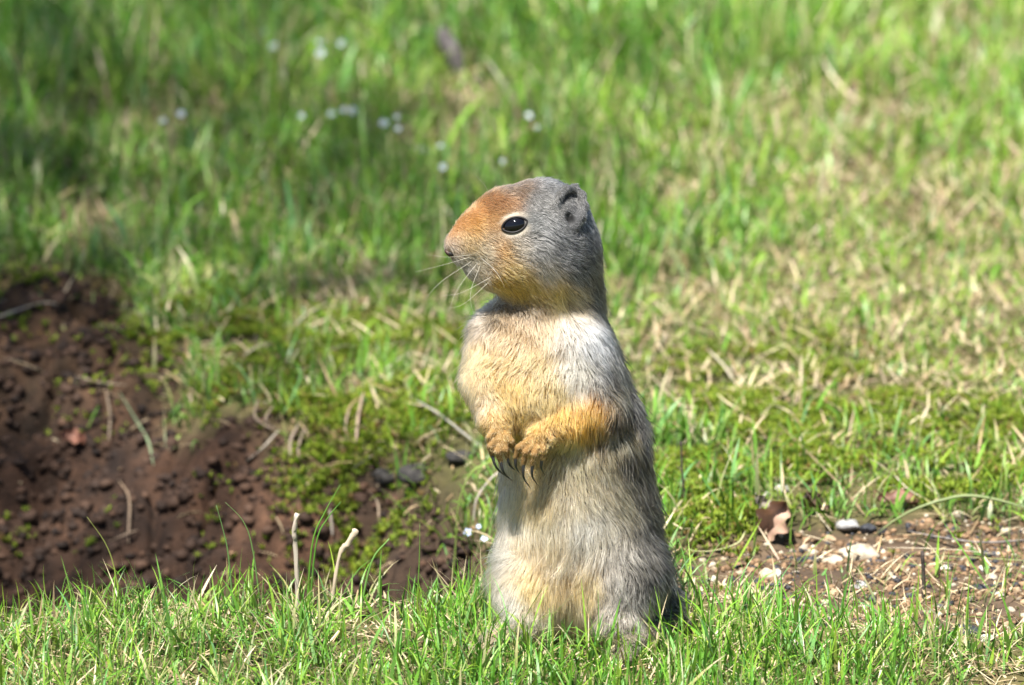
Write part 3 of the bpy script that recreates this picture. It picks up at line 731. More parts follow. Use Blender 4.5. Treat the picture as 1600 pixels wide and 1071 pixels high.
# trunk
cone('trunk', at(852, 430, .008), 58, at(856, 490, .011), 66, .014, 1.0, DOWN, .0095, .26, .9)
cone('trunk', at(856, 490, .011), 66, at(870, 585, .005), 84, .016, 1.0, DOWN, .0105, .25, .9)
cone('trunk', at(870, 585, .005), 84, at(896, 690, .004), 95, .016, .95, DOWN, .0135, .24, .9)
cone('trunk', at(896, 690, .004), 95, at(905, 800, .002), 99, .016, .95, DOWN, .0160, .27, .9)
cone('trunk', at(905, 800, .002), 99, at(908, 890, .002), 100, .016, .95, DOWN, .0160, .27, .9)
cone('trunk', at(908, 890, .002), 100, (0.000, 0.006, 0.030), 84, .016, 1.0, DOWN, .0170, .32, .9)
# chest bulge towards where it faces
cone('trunk', at(810, 560, -.006), 40, at(820, 625, -.012), 50, .024, 1.0, DOWN, .0115, .28, .9)
# head: nose -> back
HF = (1.0, 0.10, -0.22)
cone('head', at(843, 364, .002), 76, at(858, 390, .004), 68, .010, .86, (0.75, 0.1, -0.65), .0050, .22, 1.6)
cone('head', at(790, 358, -.002), 57, at(843, 364, .002), 76, .010, .80, HF, .0044, .20, 1.7)
cone('head', at(748, 374, -.006), 41, at(790, 361, -.002), 58, .008, .74, HF, .0030, .18, 1.9)
cone('head', at(712, 383, -.008), 17, at(748, 374, -.006), 42, .006, .78, HF, .0020, .16, 2.2)
cone('head', at(722, 402, -.008), 12, at(765, 412, -.006), 30, .005, .85, (1, 0, -.35), .0030, .22, 2.0)
cone('head', at(744, 422, -.006), 8, at(800, 430, -.003), 24, .008, .95, (0.85, 0, -.55), .0065, .30, 1.6)
cone('head', at(805, 405, -.006), 44, at(858, 412, .002), 52, .012, 1.0, (0.8, 0, -0.6), .0072, .25, 1.4)
cone('head', at(858, 396, .004), 64, at(872, 450, .008), 58, .012, .95, (0.25, 0.05, -1), .0085, .24, 1.2)
# low rounded ears, a ridge curled round the opening
EAR_AT = len(PR)
# its left foreleg (nearer the camera)
cone('left_foreleg', at(902, 535, -.010), 33, at(930, 622, -.016), 29, .012, 1.0, (.1, 0, -1), .0115, .26, .9)
cone('left_foreleg', at(930, 636, -.018), 27, at(880, 666, -.028), 21, .010, 1.0, (-0.60, 0, -.8), .0100, .30)
cone('left_foreleg', at(880, 666, -.028), 20, at(840, 684, -.034), 15, .007, 1.0, (-.55, 0, -.8), .0060, .28, 1.3)
# its right foreleg
cone('right_foreleg', at(768, 522, -.002), 24, at(757, 590, -.011), 25, .018, 1.0, (-.1, 0, -1), .0095, .28)
cone('right_foreleg', at(756, 595, -.012), 24, at(771, 660, -.026), 19, .008, 1.0, (.25, 0, -1), .0062, .28, 1.2)
cone('right_foreleg', at(771, 660, -.026), 18, at(785, 690, -.032), 15, .006, 1.0, (.35, 0, -1), .0036, .26, 1.4)
FING = []   # (base, mid, tip, claw end) of every digit
def finger(part, b, m, t, c, r=4.9):
    cone(part, b, r + .9, m, r, .0009, 1.0, None, .0015, .2, 1.8)
    cone(part, m, r, t, r * .85, .0009, 1.0, None, .0011, .2, 1.8)
    FING.append((t, c))
Y1, Y2 = -.037, -.035
finger('left_foreleg', at(827, 688, Y1), at(810, 700, Y1 - .003), at(806, 715, Y1 - .002), at(813, 741, Y1 + .003))
finger('left_foreleg', at(833, 691, Y1), at(821, 707, Y1 - .004), at(818, 725, Y1 - .003), at(828, 762, Y1 + .004))
finger('left_foreleg', at(841, 692, Y1), at(835, 710, Y1 - .004), at(832, 726, Y1 - .003), at(840, 758, Y1 + .004))
finger('left_foreleg', at(849, 688, Y1), at(849, 704, Y1 - .002), at(847, 717, Y1 - .001), at(851, 742, Y1 + .004))
finger('left_foreleg', at(854, 676, Y1), at(861, 686, Y1 - .002), at(861, 694, Y1 - .002), at(860, 704, Y1), 4.0)
finger('right_foreleg', at(775, 686, Y2), at(766, 698, Y2 - .002), at(769, 711, Y2 - .001), at(792, 746, Y2 + .004))
finger('right_foreleg', at(781, 690, Y2), at(778, 706, Y2 - .003), at(782, 720, Y2 - .002), at(801, 752, Y2 + .004))
finger('right_foreleg', at(787, 688, Y2), at(790, 703, Y2 - .002), at(793, 714, Y2 - .001), at(806, 736, Y2 + .004))
finger('right_foreleg', at(792, 681, Y2), at(799, 690, Y2 - .001), at(802, 699, Y2), at(810, 716, Y2 + .004), 4.4)
finger('right_foreleg', at(770, 676, Y2), at(763, 684, Y2 - .001), at(764, 691, Y2), at(770, 702, Y2 + .002), 3.8)
# hind legs: haunch, shin, long foot flat on the ground
cone('left_hindleg', at(950, 840, -.012), 46, at(968, 895, -.018), 56, .014, 1.0, DOWN, .0165, .34)
cone('left_hindleg', at(968, 895, -.018), 56, (0.015, -0.036, 0.016), 36, .012, 1.0, (0.1, -.2, -1), .010, .3)
cone('left_hindleg', at(992, 925, .004), 44, (0.036, 0.0, 0.014), 32, .014, 1.0, (0.5, 0, -1), .011, .36)
cone('left_hindleg', (0.044, -0.014, 0.0075), 22, (0.018, -0.056, 0.006), 18, .006, 1.0, None, .0035, .25)
cone('right_hindleg', at(850, 860, -.008), 42, at(836, 912, -.014), 50, .014, 1.0, (-.1, 0, -1), .0165, .34)
cone('right_hindleg', at(836, 912, -.014), 50, (-0.031, -0.028, 0.016), 34, .012, 1.0, (-.1, -.2, -1), .010, .3)
cone('right_hindleg', (-0.030, -0.010, 0.0075), 22, (-0.052, -0.044, 0.006), 18, .006, 1.0, None, .0035, .25)
TOES = []
for base, dr in (((0.018, -0.056), (-.55, -.83)), ((-0.052, -0.044), (-.78, -.62))):
    side = np.array([-dr[1], dr[0]])
    for j in range(5):
        s0 = np.array(base) + side * (j - 2) * 0.0024; e0 = s0 + np.array(dr) * (0.010 - 0.0012 * abs(j - 1.8)) + side * (j - 2) * 0.0012
        prt = 'left_hindleg' if base[0] > 0 else 'right_hindleg'
        cone(prt, (*s0, .0055), 8.5, (*e0, .0040), 6.5, .0016, 1.0, None, .0018, .2)
        TOES.append((np.array([*e0, .0042]), np.array([*(e0 + np.array(dr) * 0.007), 0.0010])))
# tail lying behind it
cone('tail', (0.012, 0.034, 0.024), 34, (0.02, 0.075, 0.016), 26, .012, 1.0, None, .013, .42)
cone('tail', (0.02, 0.075, 0.016), 24, (0.024, 0.130, 0.014), 14, .008, 1.0, None, .014, .45)

def prim_d(p, c):
    """distance to a round cone; its depth may be squashed by sy"""
    y0 = 0.5 * (c['a'][1] + c['b'][1])
    q = p
    a, b = c['a'], c['b']
    if c['sy'] != 1.0:
        q = p.copy(); q[:, 1] = y0 + (q[:, 1] - y0) / c['sy']
    ab = b - a
    t = np.clip(((q - a) @ ab) / (ab @ ab), 0, 1)
    d = np.linalg.norm(q - a - t[:, None] * ab, axis=1) - (c['ra'] + (c['rb'] - c['ra']) * t)
    return d

def body_d(p):
    d = None
    for c in PR:
        e = prim_d(p, c)
        if d is None: d = e; continue
        h = np.clip(0.5 + 0.5 * (d - e) / c['k'], 0, 1)
        d = d * (1 - h) + e * h - c['k'] * h * (1 - h)
    return d

HOLES = []
MOUTH = [at(706, 407, -.010), at(722, 418, -.0165), at(742, 426, -.0195), at(762, 427, -.0205)]
_body0 = body_d
def body_d(p):
    d = _body0(p)
    for a, b in zip(MOUTH[:-1], MOUTH[1:]):
        ab = b - a; t = np.clip(((p - a) @ ab) / (ab @ ab), 0, 1)
        e = np.linalg.norm(p - a - t[:, None] * ab, axis=1) - 2.6 * K3
        k = .0012; h = np.clip(0.5 - 0.5 * (d + e) / k, 0, 1)
        d = d * (1 - h) - e * h + k * h * (1 - h)
    for a, b, r_ in HOLES:
        ab = b - a; t = np.clip(((p - a) @ ab) / (ab @ ab), 0, 1)
        e = np.linalg.norm(p - a - t[:, None] * ab, axis=1) - r_ * K3
        k = .0010; h = np.clip(0.5 - 0.5 * (d + e) / k, 0, 1)
        d = d * (1 - h) - e * h + k * h * (1 - h)
    return d

def body_n(p, e=4e-4):
    g = np.stack([body_d(p + np.eye(3)[i] * e) - body_d(p - np.eye(3)[i] * e) for i in range(3)], -1)
    return g / (np.linalg.norm(g, axis=1, keepdims=True) + 1e-12)

def hit(px, py):
    d = ray(px, py); d = d / np.linalg.norm(d); t = DIST - 0.2
    for _ in range(80):
        e = float(body_d((CAM + d * t)[None])[0])
        t += e * 0.8
        if abs(e) < 1e-4 or t > DIST + 0.3: break
    return CAM + d * t

# low rounded ears: a ridge curled round the opening, set on the head's own surface
EARS = []
for (px, py, o_) in ((869, 316, 0.2), (872, 306, 1.6), (880, 299, 2.8), (892, 299, 3.4), (902, 309, 3.4), (907, 324, 2.8), (906, 338, 1.6), (901, 350, .2)):
    h_ = hit(px, py + 2); EARS.append(h_ + body_n(h_[None])[0] * o_ * .001)
HOLES = [(hit(873, 312), hit(886, 306), 3.6), (hit(889, 337), hit(892, 346), 6.0)]
for (p1, p2) in zip(EARS[:-1], EARS[1:]):
    cone('ear', p1, 4.6, p2, 4.6, .0026, 1.0, (0.5, 0, -.8), .0017, .22, 2.0)
    f1, f2 = p1.copy(), p2.copy(); f1[1] = .002 - f1[1]; f2[1] = .002 - f2[1]; f1[2] -= .012; f2[2] -= .012
    cone('ear', f1, 4.6, f2, 4.6, .0026, 1.0, (0.5, 0, -.8), .0017, .22, 2.0)
for pr in PR:
    if pr['part'] == 'ear' and pr['a'][1] > 0:       # settle the far ear on the far side of the head
        pass

def surface_net(lo, hi, h):
    """naive surface nets of body_d"""
    m = 5
    N3 = [int(math.ceil((hi[i] - lo[i]) / (h * m))) for i in range(3)]
    cax = [lo[i] + (np.arange(N3[i]) + .5) * h * m for i in range(3)]
    cg3 = np.stack(np.meshgrid(*cax, indexing='ij'), -1).reshape(-1, 3)
    cd = np.concatenate([body_d(q) for q in np.array_split(cg3, 40)]).reshape(N3)
    n = [k * m for k in N3]
    f = np.repeat(np.repeat(np.repeat(cd, m, 0), m, 1), m, 2).astype(np.float32)
    blocks = np.argwhere(np.abs(cd) < h * m * 1.25)
    loc = np.stack(np.meshgrid(*[np.arange(m)] * 3, indexing='ij'), -1).reshape(-1, 3)
    gi = (blocks[:, None, :] * m + loc[None]).reshape(-1, 3)
    val = np.concatenate([body_d(np.array(lo) + q * h) for q in np.array_split(gi, max(1, len(gi) // 60000))])
    f[gi[:, 0], gi[:, 1], gi[:, 2]] = val
    s = f < 0
    acc = np.zeros((n[0] - 1, n[1] - 1, n[2] - 1, 3), np.float32); cnt = np.zeros(acc.shape[:3], np.float32)
    sl = lambda o: tuple(slice(o[i], n[i] - 1 + o[i]) for i in range(3))
    cor = [(i, j, k) for i in (0, 1) for j in (0, 1) for k in (0, 1)]
    for a in cor:
        for d in range(3):
            if a[d]: continue
            b = list(a); b[d] = 1
            fa, fb = f[sl(a)], f[sl(tuple(b))]
            cr = (fa < 0) != (fb < 0)
            t = np.where(cr, fa / np.where(cr, fa - fb, 1), 0)
            for q in range(3):
                acc[..., q] += np.where(cr, a[q] + (t if q == d else 0), 0)
            cnt += cr
    act = cnt > 0
    ids = -np.ones(act.shape, int); ids[act] = np.arange(act.sum())
    ijk = np.argwhere(act)
    v = np.array(lo) + h * (ijk + acc[act] / cnt[act][:, None])
    faces = []
    for d in range(3):
        e, g = (d + 1) % 3, (d + 2) % 3
        A = [slice(None)] * 3; B = [slice(None)] * 3
        A[d] = slice(0, n[d] - 1); B[d] = slice(1, n[d])
        cr = s[tuple(A)] != s[tuple(B)]
        pos = np.argwhere(cr); pos = pos[(pos[:, e] > 0) & (pos[:, g] > 0) & (pos[:, e] < n[e] - 1) & (pos[:, g] < n[g] - 1)]
        flip = s[tuple(A)][tuple(pos.T)]
        c = []
        for de, dg in ((-1, -1), (0, -1), (0, 0), (-1, 0)):
            q = pos.copy(); q[:, e] += de; q[:, g] += dg
            c.append(ids[tuple(q.T)])
        c = np.stack(c, -1)
        c[~flip] = c[~flip][:, ::-1]
        faces.append(c)
    return v, np.concatenate(faces)

bv, bf = surface_net((-0.10, -0.095, -0.001), (0.085, 0.15, 0.262), 0.00105)
for _ in range(2):                      # settle the vertices on the surface
    bv = bv - (body_d(bv) * 0.9)[:, None] * body_n(bv)

# ---- coat colours: samples of the coat at places on the body, mirrored to the far side
COAT = [
    (950, 595, 104, 99, 82, .95), (960, 650, 106, 99, 78, .95), (975, 705, 98, 91, 70, 1.0), (985, 760, 104, 98, 78, .95), (1000, 815, 92, 87, 70, 1.0), (1005, 885, 98, 94, 80, .9), (942, 500, 120, 119, 112, .75), (945, 560, 120, 117, 104, .85),  # pixel, tip colour (sRGB as seen in sun, throat in part shade), grizzle amount 0..1
    (692, 376, 222, 186, 158, 0), (700, 385, 225, 195, 165, 0), (712, 352, 224, 168, 116, 0), (742, 328, 216, 160, 108, .1), (768, 312, 190, 144, 104, .25), (745, 355, 222, 165, 105, 0),
    (735, 385, 228, 185, 128, 0), (770, 350, 205, 152, 100, .1), (790, 318, 176, 130, 92, .3), (770, 372, 190, 160, 122, .2), (800, 292, 165, 142, 118, .5), (835, 280, 150, 148, 142, .6), (870, 290, 145, 145, 142, .6),
    (845, 315, 160, 158, 152, .5), (840, 345, 168, 168, 164, .4), (862, 370, 165, 165, 163, .4), (840, 390, 172, 170, 164, .4), (885, 395, 158, 158, 158, .5), (912, 350, 140, 140, 140, .6), (925, 390, 100, 100, 98, .85), (905, 425, 140, 140, 140, .6),
    (810, 388, 182, 170, 148, .3), (783, 392, 205, 152, 96, .1), (760, 395, 210, 188, 150, .1), (738, 408, 225, 208, 175, .05), (725, 418, 222, 212, 196, 0), (752, 428, 215, 190, 150, 0),
    (775, 440, 218, 164, 86, 0), (800, 450, 218, 166, 92, 0), (830, 445, 218, 174, 104, .05), (800, 425, 215, 176, 110, .1), (850, 425, 180, 172, 152, .3), (870, 455, 225, 188, 118, .1), (898, 465, 214, 192, 148, .2), (930, 450, 96, 96, 92, .85), (940, 490, 92, 92, 86, .9),
    (800, 488, 168, 146, 118, .2), (765, 500, 180, 164, 140, .2), (735, 515, 228, 216, 192, 0), (800, 520, 196, 168, 130, .12), (850, 500, 196, 172, 136, .12), (790, 560, 232, 190, 134, 0), (845, 560, 232, 198, 144, 0), (890, 510, 222, 212, 194, .1),  # throat points: brownish hair, darkened further for shade under the chin
    (925, 525, 232, 232, 228, .1), (935, 560, 205, 204, 198, .3), (905, 575, 232, 222, 196, .1), (958, 545, 112, 110, 100, .9), (740, 560, 236, 204, 150, 0), (735, 600, 238, 200, 146, 0), (755, 630, 240, 206, 160, 0), (765, 665, 232, 186, 122, 0), (785, 700, 200, 158, 102, 0),  # lightest far foreleg point has the sun highlight in its colour
    (790, 600, 224, 172, 108, 0), (830, 610, 230, 192, 132, 0), (870, 610, 226, 190, 128, .05), (815, 650, 224, 180, 112, 0), (880, 645, 214, 164, 98, .05), (930, 638, 208, 146, 80, .05), (905, 655, 206, 144, 76, .05), (950, 648, 196, 146, 92, .12), (835, 680, 206, 160, 98, 0), (818, 705, 192, 148, 92, 0), (800, 690, 206, 164, 104, 0),
    (960, 610, 150, 142, 116, .7), (980, 620, 74, 70, 56, 1.0), (1000, 680, 76, 71, 54, 1.0), (965, 680, 176, 162, 122, .5), (1000, 740, 108, 101, 80, .9), (1015, 780, 72, 67, 52, 1.0), (1022, 850, 80, 76, 62, 1.0),
    (900, 710, 210, 190, 148, .15), (940, 730, 196, 180, 144, .3), (970, 770, 196, 184, 150, .4), (850, 780, 214, 182, 132, .03), (900, 780, 210, 192, 156, .16), (930, 830, 200, 188, 160, .22), (865, 840, 204, 176, 134, .12), (820, 800, 226, 206, 168, 0), (800, 860, 222, 212, 188, .05),
    (795, 780, 220, 212, 192, .1), (970, 850, 166, 160, 144, .5), (1000, 850, 112, 108, 94, .85), (885, 890, 198, 162, 116, .1), (920, 900, 214, 182, 128, .05), (850, 910, 214, 178, 122, 0), (800, 930, 222, 210, 186, .05), (960, 900, 176, 170, 154, .45), (990, 920, 140, 136, 124, .65), (1030, 920, 104, 101, 90, .85), (1050, 955, 106, 104, 95, .85), (980, 950, 192, 180, 160, .35),
]
cp, cc_, cg = [], [], []
axis0 = np.array([0.0, 0.004])
side = np.array([-FACE[1], FACE[0]])          # horizontal normal of the body's mirror plane
for px, py, r, g, b, gz in COAT:
    h_ = hit(px, py)
    if h_[1] > 0.12: continue
    cp.append(h_); cc_.append(lin(r, g, b)); cg.append(gz)
    if py < 470 and px < 945:                 # head: mirror through its own lengthwise plane
        m = h_.copy(); m[1] = -h_[1] - 0.004 + 0.1 * (h_[0] + 0.03); cp.append(m)
    else:
        ax_ = np.array([at(870 + (py - 560) * 0.17, py, 0.004)[0], 0.004])
        q = h_[:2] - ax_; s_ = q @ side[:2]
        m = h_.copy(); m[:2] = ax_ + q - 2 * s_ * side[:2]; cp.append(m)
    cc_.append(lin(r, g, b)); cg.append(gz)
# the back itself, out of the camera's sight
for z in np.linspace(0.02, 0.19, 8):
    a0 = at(870 + (0.19 - z) * 3000 * 0.17, 560 + (0.14 - z) * 2900, 0.0)
    cp.append(np.array([a0[0] + 0.030, 0.030, z])); cc_.append(lin(72, 68, 54)); cg.append(1.0)
cp.append(np.array([0.02, 0.09, 0.015])); cc_.append(lin(120, 95, 70)); cg.append(.8)
cp, cc_, cg = np.array(cp), np.array(cc_), np.array(cg)

def coat(p):
    out = np.empty((len(p), 4))
    for i in range(0, len(p), 20000):
        q = p[i:i + 20000]
        d2 = ((q[:, None, :] - cp[None]) ** 2).sum(-1)
        w = 1.0 / (d2 + 0.0055 ** 2) ** 2.6
        w /= w.sum(1, keepdims=True)
        out[i:i + 20000, :3] = w @ cc_; out[i:i + 20000, 3] = w @ cg
    return out

EYE_PX = np.array([804.0, 351.5]); EYE_A = math.radians(-16)
def eye_r(p):
    """elliptic distance from the eye opening, measured on the side of the head (1 = lid edge); both sides"""
    e = EYE3; u = p - e
    ex = np.array([math.cos(EYE_A), 0, -math.sin(EYE_A)]); ez = np.array([math.sin(EYE_A), 0, math.cos(EYE_A)])
    return np.sqrt(((u @ ex) / (20.0 * K3)) ** 2 + ((u @ ez) / (12.0 * K3)) ** 2)
EYE3 = hit(*EYE_PX)
EAR3 = (HOLES[1][0] + HOLES[1][1]) * .5; NOSE3 = at(699, 395, -.0095)

# ---- materials of the animal
def skin_mat():
    m, nt, out = mat_new('underfur')
    a = nt.nodes.new('ShaderNodeAttribute'); a.attribute_name = 'tint'
    nz = nt.nodes.new('ShaderNodeTexNoise'); nz.inputs['Scale'].default_value = 900; nz.inputs['Detail'].default_value = 3
    mr = nt.nodes.new('ShaderNodeMapRange'); mr.inputs['To Min'].default_value = .6; mr.inputs['To Max'].default_value = 1.2
    mu = nt.nodes.new('ShaderNodeVectorMath'); mu.operation = 'SCALE'
    nt.links.new(nz.outputs['Fac'], mr.inputs['Value']); nt.links.new(a.outputs['Color'], mu.inputs[0]); nt.links.new(mr.outputs['Result'], mu.inputs['Scale'])
    p = nt.nodes.new('ShaderNodeBsdfPrincipled'); p.inputs['Roughness'].default_value = .9; p.inputs['Specular IOR Level'].default_value = .1
    nt.links.new(mu.outputs[0], p.inputs['Base Color']); nt.links.new(p.outputs[0], out.inputs['Surface'])
    return m
def fur_mat():
    m, nt, out = mat_new('fur')
    a = nt.nodes.new('ShaderNodeAttribute'); a.attribute_name = 'tip'
    b = nt.nodes.new('ShaderNodeAttribute'); b.attribute_name = 'base'
    hi = nt.nodes.new('ShaderNodeHairInfo')
    mr = nt.nodes.new('ShaderNodeMapRange'); mr.inputs['From Min'].default_value = .1; mr.inputs['From Max'].default_value = .6
    nt.links.new(hi.outputs['Intercept'], mr.inputs['Value'])
    mx = nt.nodes.new('ShaderNodeMix'); mx.data_type = 'RGBA'
    nt.links.new(mr.outputs['Result'], mx.inputs['Factor']); nt.links.new(b.outputs['Color'], mx.inputs[6]); nt.links.new(a.outputs['Color'], mx.inputs[7])
    p = nt.nodes.new('ShaderNodeBsdfHairPrincipled')
    p.parametrization = 'COLOR'
    nt.links.new(mx.outputs[2], p.inputs['Color'])
    p.inputs['Roughness'].default_value = .42; p.inputs['Radial Roughness'].default_value = .6; p.inputs['Coat'].default_value = 0.0
    p.inputs['Random Roughness'].default_value = .2
    nt.links.new(p.outputs[0], out.inputs['Surface'])
    return m
def plain(name, c, rough=.5, spec=.5, coatw=0):
    m, nt, out = mat_new(name)
    nz = nt.nodes.new('ShaderNodeTexNoise'); nz.inputs['Scale'].default_value = 700; nz.inputs['Detail'].default_value = 3
    rp = nt.nodes.new('ShaderNodeValToRGB'); rp.color_ramp.elements[0].color = (*[v * .7 for v in c], 1); rp.color_ramp.elements[1].color = (*[min(1, v * 1.25) for v in c], 1)
    nt.links.new(nz.outputs['Fac'], rp.inputs['Fac'])
    p = nt.nodes.new('ShaderNodeBsdfPrincipled'); p.inputs['Roughness'].default_value = rough; p.inputs['Specular IOR Level'].default_value = spec; p.inputs['Coat Weight'].default_value = coatw
    p.inputs['Coat Roughness'].default_value = 0.03
    nt.links.new(rp.outputs['Color'], p.inputs['Base Color']); nt.links.new(p.outputs[0], out.inputs['Surface'])
    return m
M['underfur'], M['fur'] = skin_mat(), fur_mat()
M['eye'] = plain('dark_eye', (.004, .004, .006), .04, .45, 0.0)
M['lid'] = plain('eye_rim', (.012, .010, .009), .5, .3)
M['nose'] = plain('nose_skin', (.060, .034, .028), .5, .3)
M['claw'] = plain('claw_horn', (.020, .019, .020), .32, .5)
M['ear'] = plain('ear_skin', (.20, .18, .165), .8, .2)
M['whisker'] = plain('whisker_hair', (.5, .46, .38), .4, .4)
M['dark_whisker'] = plain('dark_whisker_hair', (.03, .028, .025), .4, .4)

root = empty('ground_squirrel', (0, 0, 0))
tag(root, 'grey and tan ground squirrel standing upright on the grassy bank, looking left', 'squirrel')
bc = coat(bv)
eyr = np.where(np.linalg.norm(bv - EYE3, axis=1) < .02, np.exp(-((eye_r(bv) - 1.22) / .25) ** 2), 0)[:, None] * np.clip(np.abs((bv - EYE3) @ np.array([math.sin(EYE_A), 0, math.cos(EYE_A)])) / (np.linalg.norm(bv - EYE3, axis=1) + 1e-9) * 1.25 - .15, 0, 1)[:, None]
under = bc[:, :3] * (0.36 - 0.18 * bc[:, 3:4]) * (1 - eyr) + lin(225, 212, 190) * .7 * eyr
under = under * (1 - .93 * np.exp(-(np.linalg.norm(bv - EAR3, axis=1) / .0030) ** 4))[:, None]
body = link('body', np_mesh('body', bv, bf, under), M['underfur'], root)

# ---- fur
def grow(density):
    tri = np.concatenate([bf[:, [0, 1, 2]], bf[:, [0, 2, 3]]])
    A, B, C = bv[tri[:, 0]], bv[tri[:, 1]], bv[tri[:, 2]]
    ar = 0.5 * np.linalg.norm(np.cross(B - A, C - A), axis=1)
    cen = (A + B + C) / 3
    Wt = np.stack([np.exp(-prim_d(cen, c) / 0.004) for c in PR], -1)
    near = np.stack([prim_d(cen, c) for c in PR], -1).argmin(1)
    dens = np.array([c['dens'] for c in PR])[near]
    num = ar * 1e6 * density * dens
    rng = np.random.default_rng(5)
    cnt = np.floor(num + rng.random(len(num))).astype(int)
    ti = np.repeat(np.arange(len(tri)), cnt)
    r1, r2 = np.sqrt(rng.random(len(ti))), rng.random(len(ti))
    p = A[ti] * (1 - r1)[:, None] + B[ti] * (r1 * (1 - r2))[:, None] + C[ti] * (r1 * r2)[:, None]
    return p, near[ti], rng

P, who, rng = grow(2.0)
keep = (P[:, 2] > 0.002)
er = eye_r(P); eside = np.abs(P[:, 1] - EYE3[1]) < 0.012
onface = (np.linalg.norm(P - EYE3, axis=1) < 0.02)
keep &= ~(onface & (er < 1.0))
keep &= np.linalg.norm(P - EAR3, axis=1) > 0.0026
keep &= np.linalg.norm(P - (HOLES[0][0] + HOLES[0][1]) * .5, axis=1) > 0.0018
keep &= np.linalg.norm(P - NOSE3, axis=1) > 0.0034
P, who = P[keep], who[keep]
N_ = body_n(P)
D = np.stack([prim_d(P, c) for c in PR], -1)
wt = np.exp(-(D - D.min(1, keepdims=True)) / 0.005); wt /= wt.sum(1, keepdims=True)
flow = wt @ np.array([c['flow'] for c in PR]); ln = wt @ np.array([c['ln'] for c in PR]); lift = wt @ np.array([c['lift'] for c in PR])
er = eye_r(P); onface = np.linalg.norm(P - EYE3, axis=1) < 0.02
ezv = np.array([math.sin(EYE_A), 0, math.cos(EYE_A)])
def updown(p):
    u_ = p - EYE3; return np.clip(np.abs(u_ @ ezv) / (np.linalg.norm(u_, axis=1) + 1e-9) * 1.25 - .15, 0, 1)
ring = np.where(onface, np.exp(-((er - 1.18) / 0.22) ** 2), 0) * .85 * updown(P)
ln = np.where(onface, ln * np.clip(0.32 + 0.35 * (er - 1), 0.25, 1), ln)
# around the eye the fur lies away from the lids
away = P - EYE3; away /= np.linalg.norm(away, axis=1, keepdims=True) + 1e-9
flow = np.where(onface[:, None], flow + away * (1.6 * np.clip(1.9 - er, 0, 1))[:, None], flow)
earr = np.linalg.norm(P - EAR3, axis=1)
ln = np.where(earr < .008, ln * .6, ln)
n_ = len(P)
# swirl of the coat: low-frequency wander plus per-hair jitter
def wander(p, s, o):
    return noise(p[:, 0] + p[:, 1] * .7, p[:, 2] + p[:, 1] * .4, s, o) - .5
tv = np.stack([wander(P, .012, 81), wander(P, .012, 82), wander(P, .012, 83)], -1) * 1.05 + np.stack([wander(P, .004, 84), wander(P, .004, 85), wander(P, .004, 86)], -1) * 0.6
flow = flow + tv + rng.normal(0, .22, (n_, 3))
tan = flow - (flow * N_).sum(1, keepdims=True) * N_
tan /= np.linalg.norm(tan, axis=1, keepdims=True) + 1e-9
lift = lift * rng.uniform(.5, 1.5, n_) + .04
ln = ln * rng.uniform(.55, 1.15, n_)
guard = rng.random(n_) < .06
ln = np.where(guard, ln * 1.4, ln); lift = np.where(guard, lift * 1.35, lift)
SEG = 5
pts = np.empty((n_, SEG, 3)); pts[:, 0] = P - N_ * 0.0003
d = N_ * np.sin(lift + .35)[:, None] + tan * np.cos(lift + .35)[:, None]
tgt = N_ * np.sin(lift * .35)[:, None] + tan * np.cos(lift * .35)[:, None]
for k in range(1, SEG):
    dd = d * (1 - k / SEG) + tgt * (k / SEG); dd[:, 2] -= 0.06 * k / SEG
    dd /= np.linalg.norm(dd, axis=1, keepdims=True)
    pts[:, k] = pts[:, k - 1] + dd * (ln / (SEG - 1))[:, None]
# clumping: tips drawn to the middle of small locks
cell = np.where(np.isin(np.array([c['part'] for c in PR])[who], ['head', 'ear']), 0.0013, 0.0032)
jit = P + rng.normal(0, .0005, P.shape)
key = (np.floor(jit / cell[:, None]).astype(np.int64) * np.array([73856093, 19349663, 83492791])).sum(1)
_, inv = np.unique(key, return_inverse=True)
cntc = np.bincount(inv).astype(float)
str_ = rng.uniform(0.15, 0.72, n_)
for k in range(1, SEG):
    off = pts[:, k] - P
    mc = np.stack([np.bincount(inv, pts[:, k, i]) / cntc for i in range(3)], -1)[inv]
    w = (str_ * (k / (SEG - 1)) ** 1.2)[:, None]
    pts[:, k] = pts[:, k] * (1 - w) + mc * w
# colours
cf = coat(P); tipc, gz = cf[:, :3], cf[:, 3]
cream = lin(238, 228, 206)
tipc = tipc * (1 - ring[:, None] * .9) + cream * ring[:, None] * .9
tipc = np.clip(tipc.mean(1, keepdims=True) + (tipc - tipc.mean(1, keepdims=True)) * 1.20, .01, 1)
sat_ = (tipc.max(1) - tipc.min(1)) / tipc.max(1)
tipc = tipc * np.stack([1 + .04 * sat_, 1 - .05 * sat_, 1 - .02 * sat_], -1)
tipc *= (1 + rng.normal(0, .20, (n_, 1)))
lock = np.random.default_rng(9).normal(0, .16, len(cntc))[inv]
tipc *= (1 + lock)[:, None]
u = rng.random(n_); gz = np.clip((gz - .12) / .85, 0, 1)
tipc = tipc * (1 - .22 * smooth(.5, .95, gz))[:, None]
darkh = u < gz * .72
paleh = u > 1 - gz * .22
tipc = np.where(darkh[:, None], tipc * .16, np.where(paleh[:, None], tipc * 1.1 + np.array([.12, .11, .085]), tipc))
basec = tipc * (0.50 - 0.25 * gz)[:, None]
GAIN = 0.58
tipc = np.clip(tipc * GAIN, .004, .92); basec = np.clip(basec * GAIN, .003, .9)
rad = np.where(np.isin(np.array([c['part'] for c in PR])[who], ['head', 'ear']), .000095, .000150) * rng.uniform(.7, 1.25, n_)
prof = np.array([1.0, .95, .8, .55, .12])

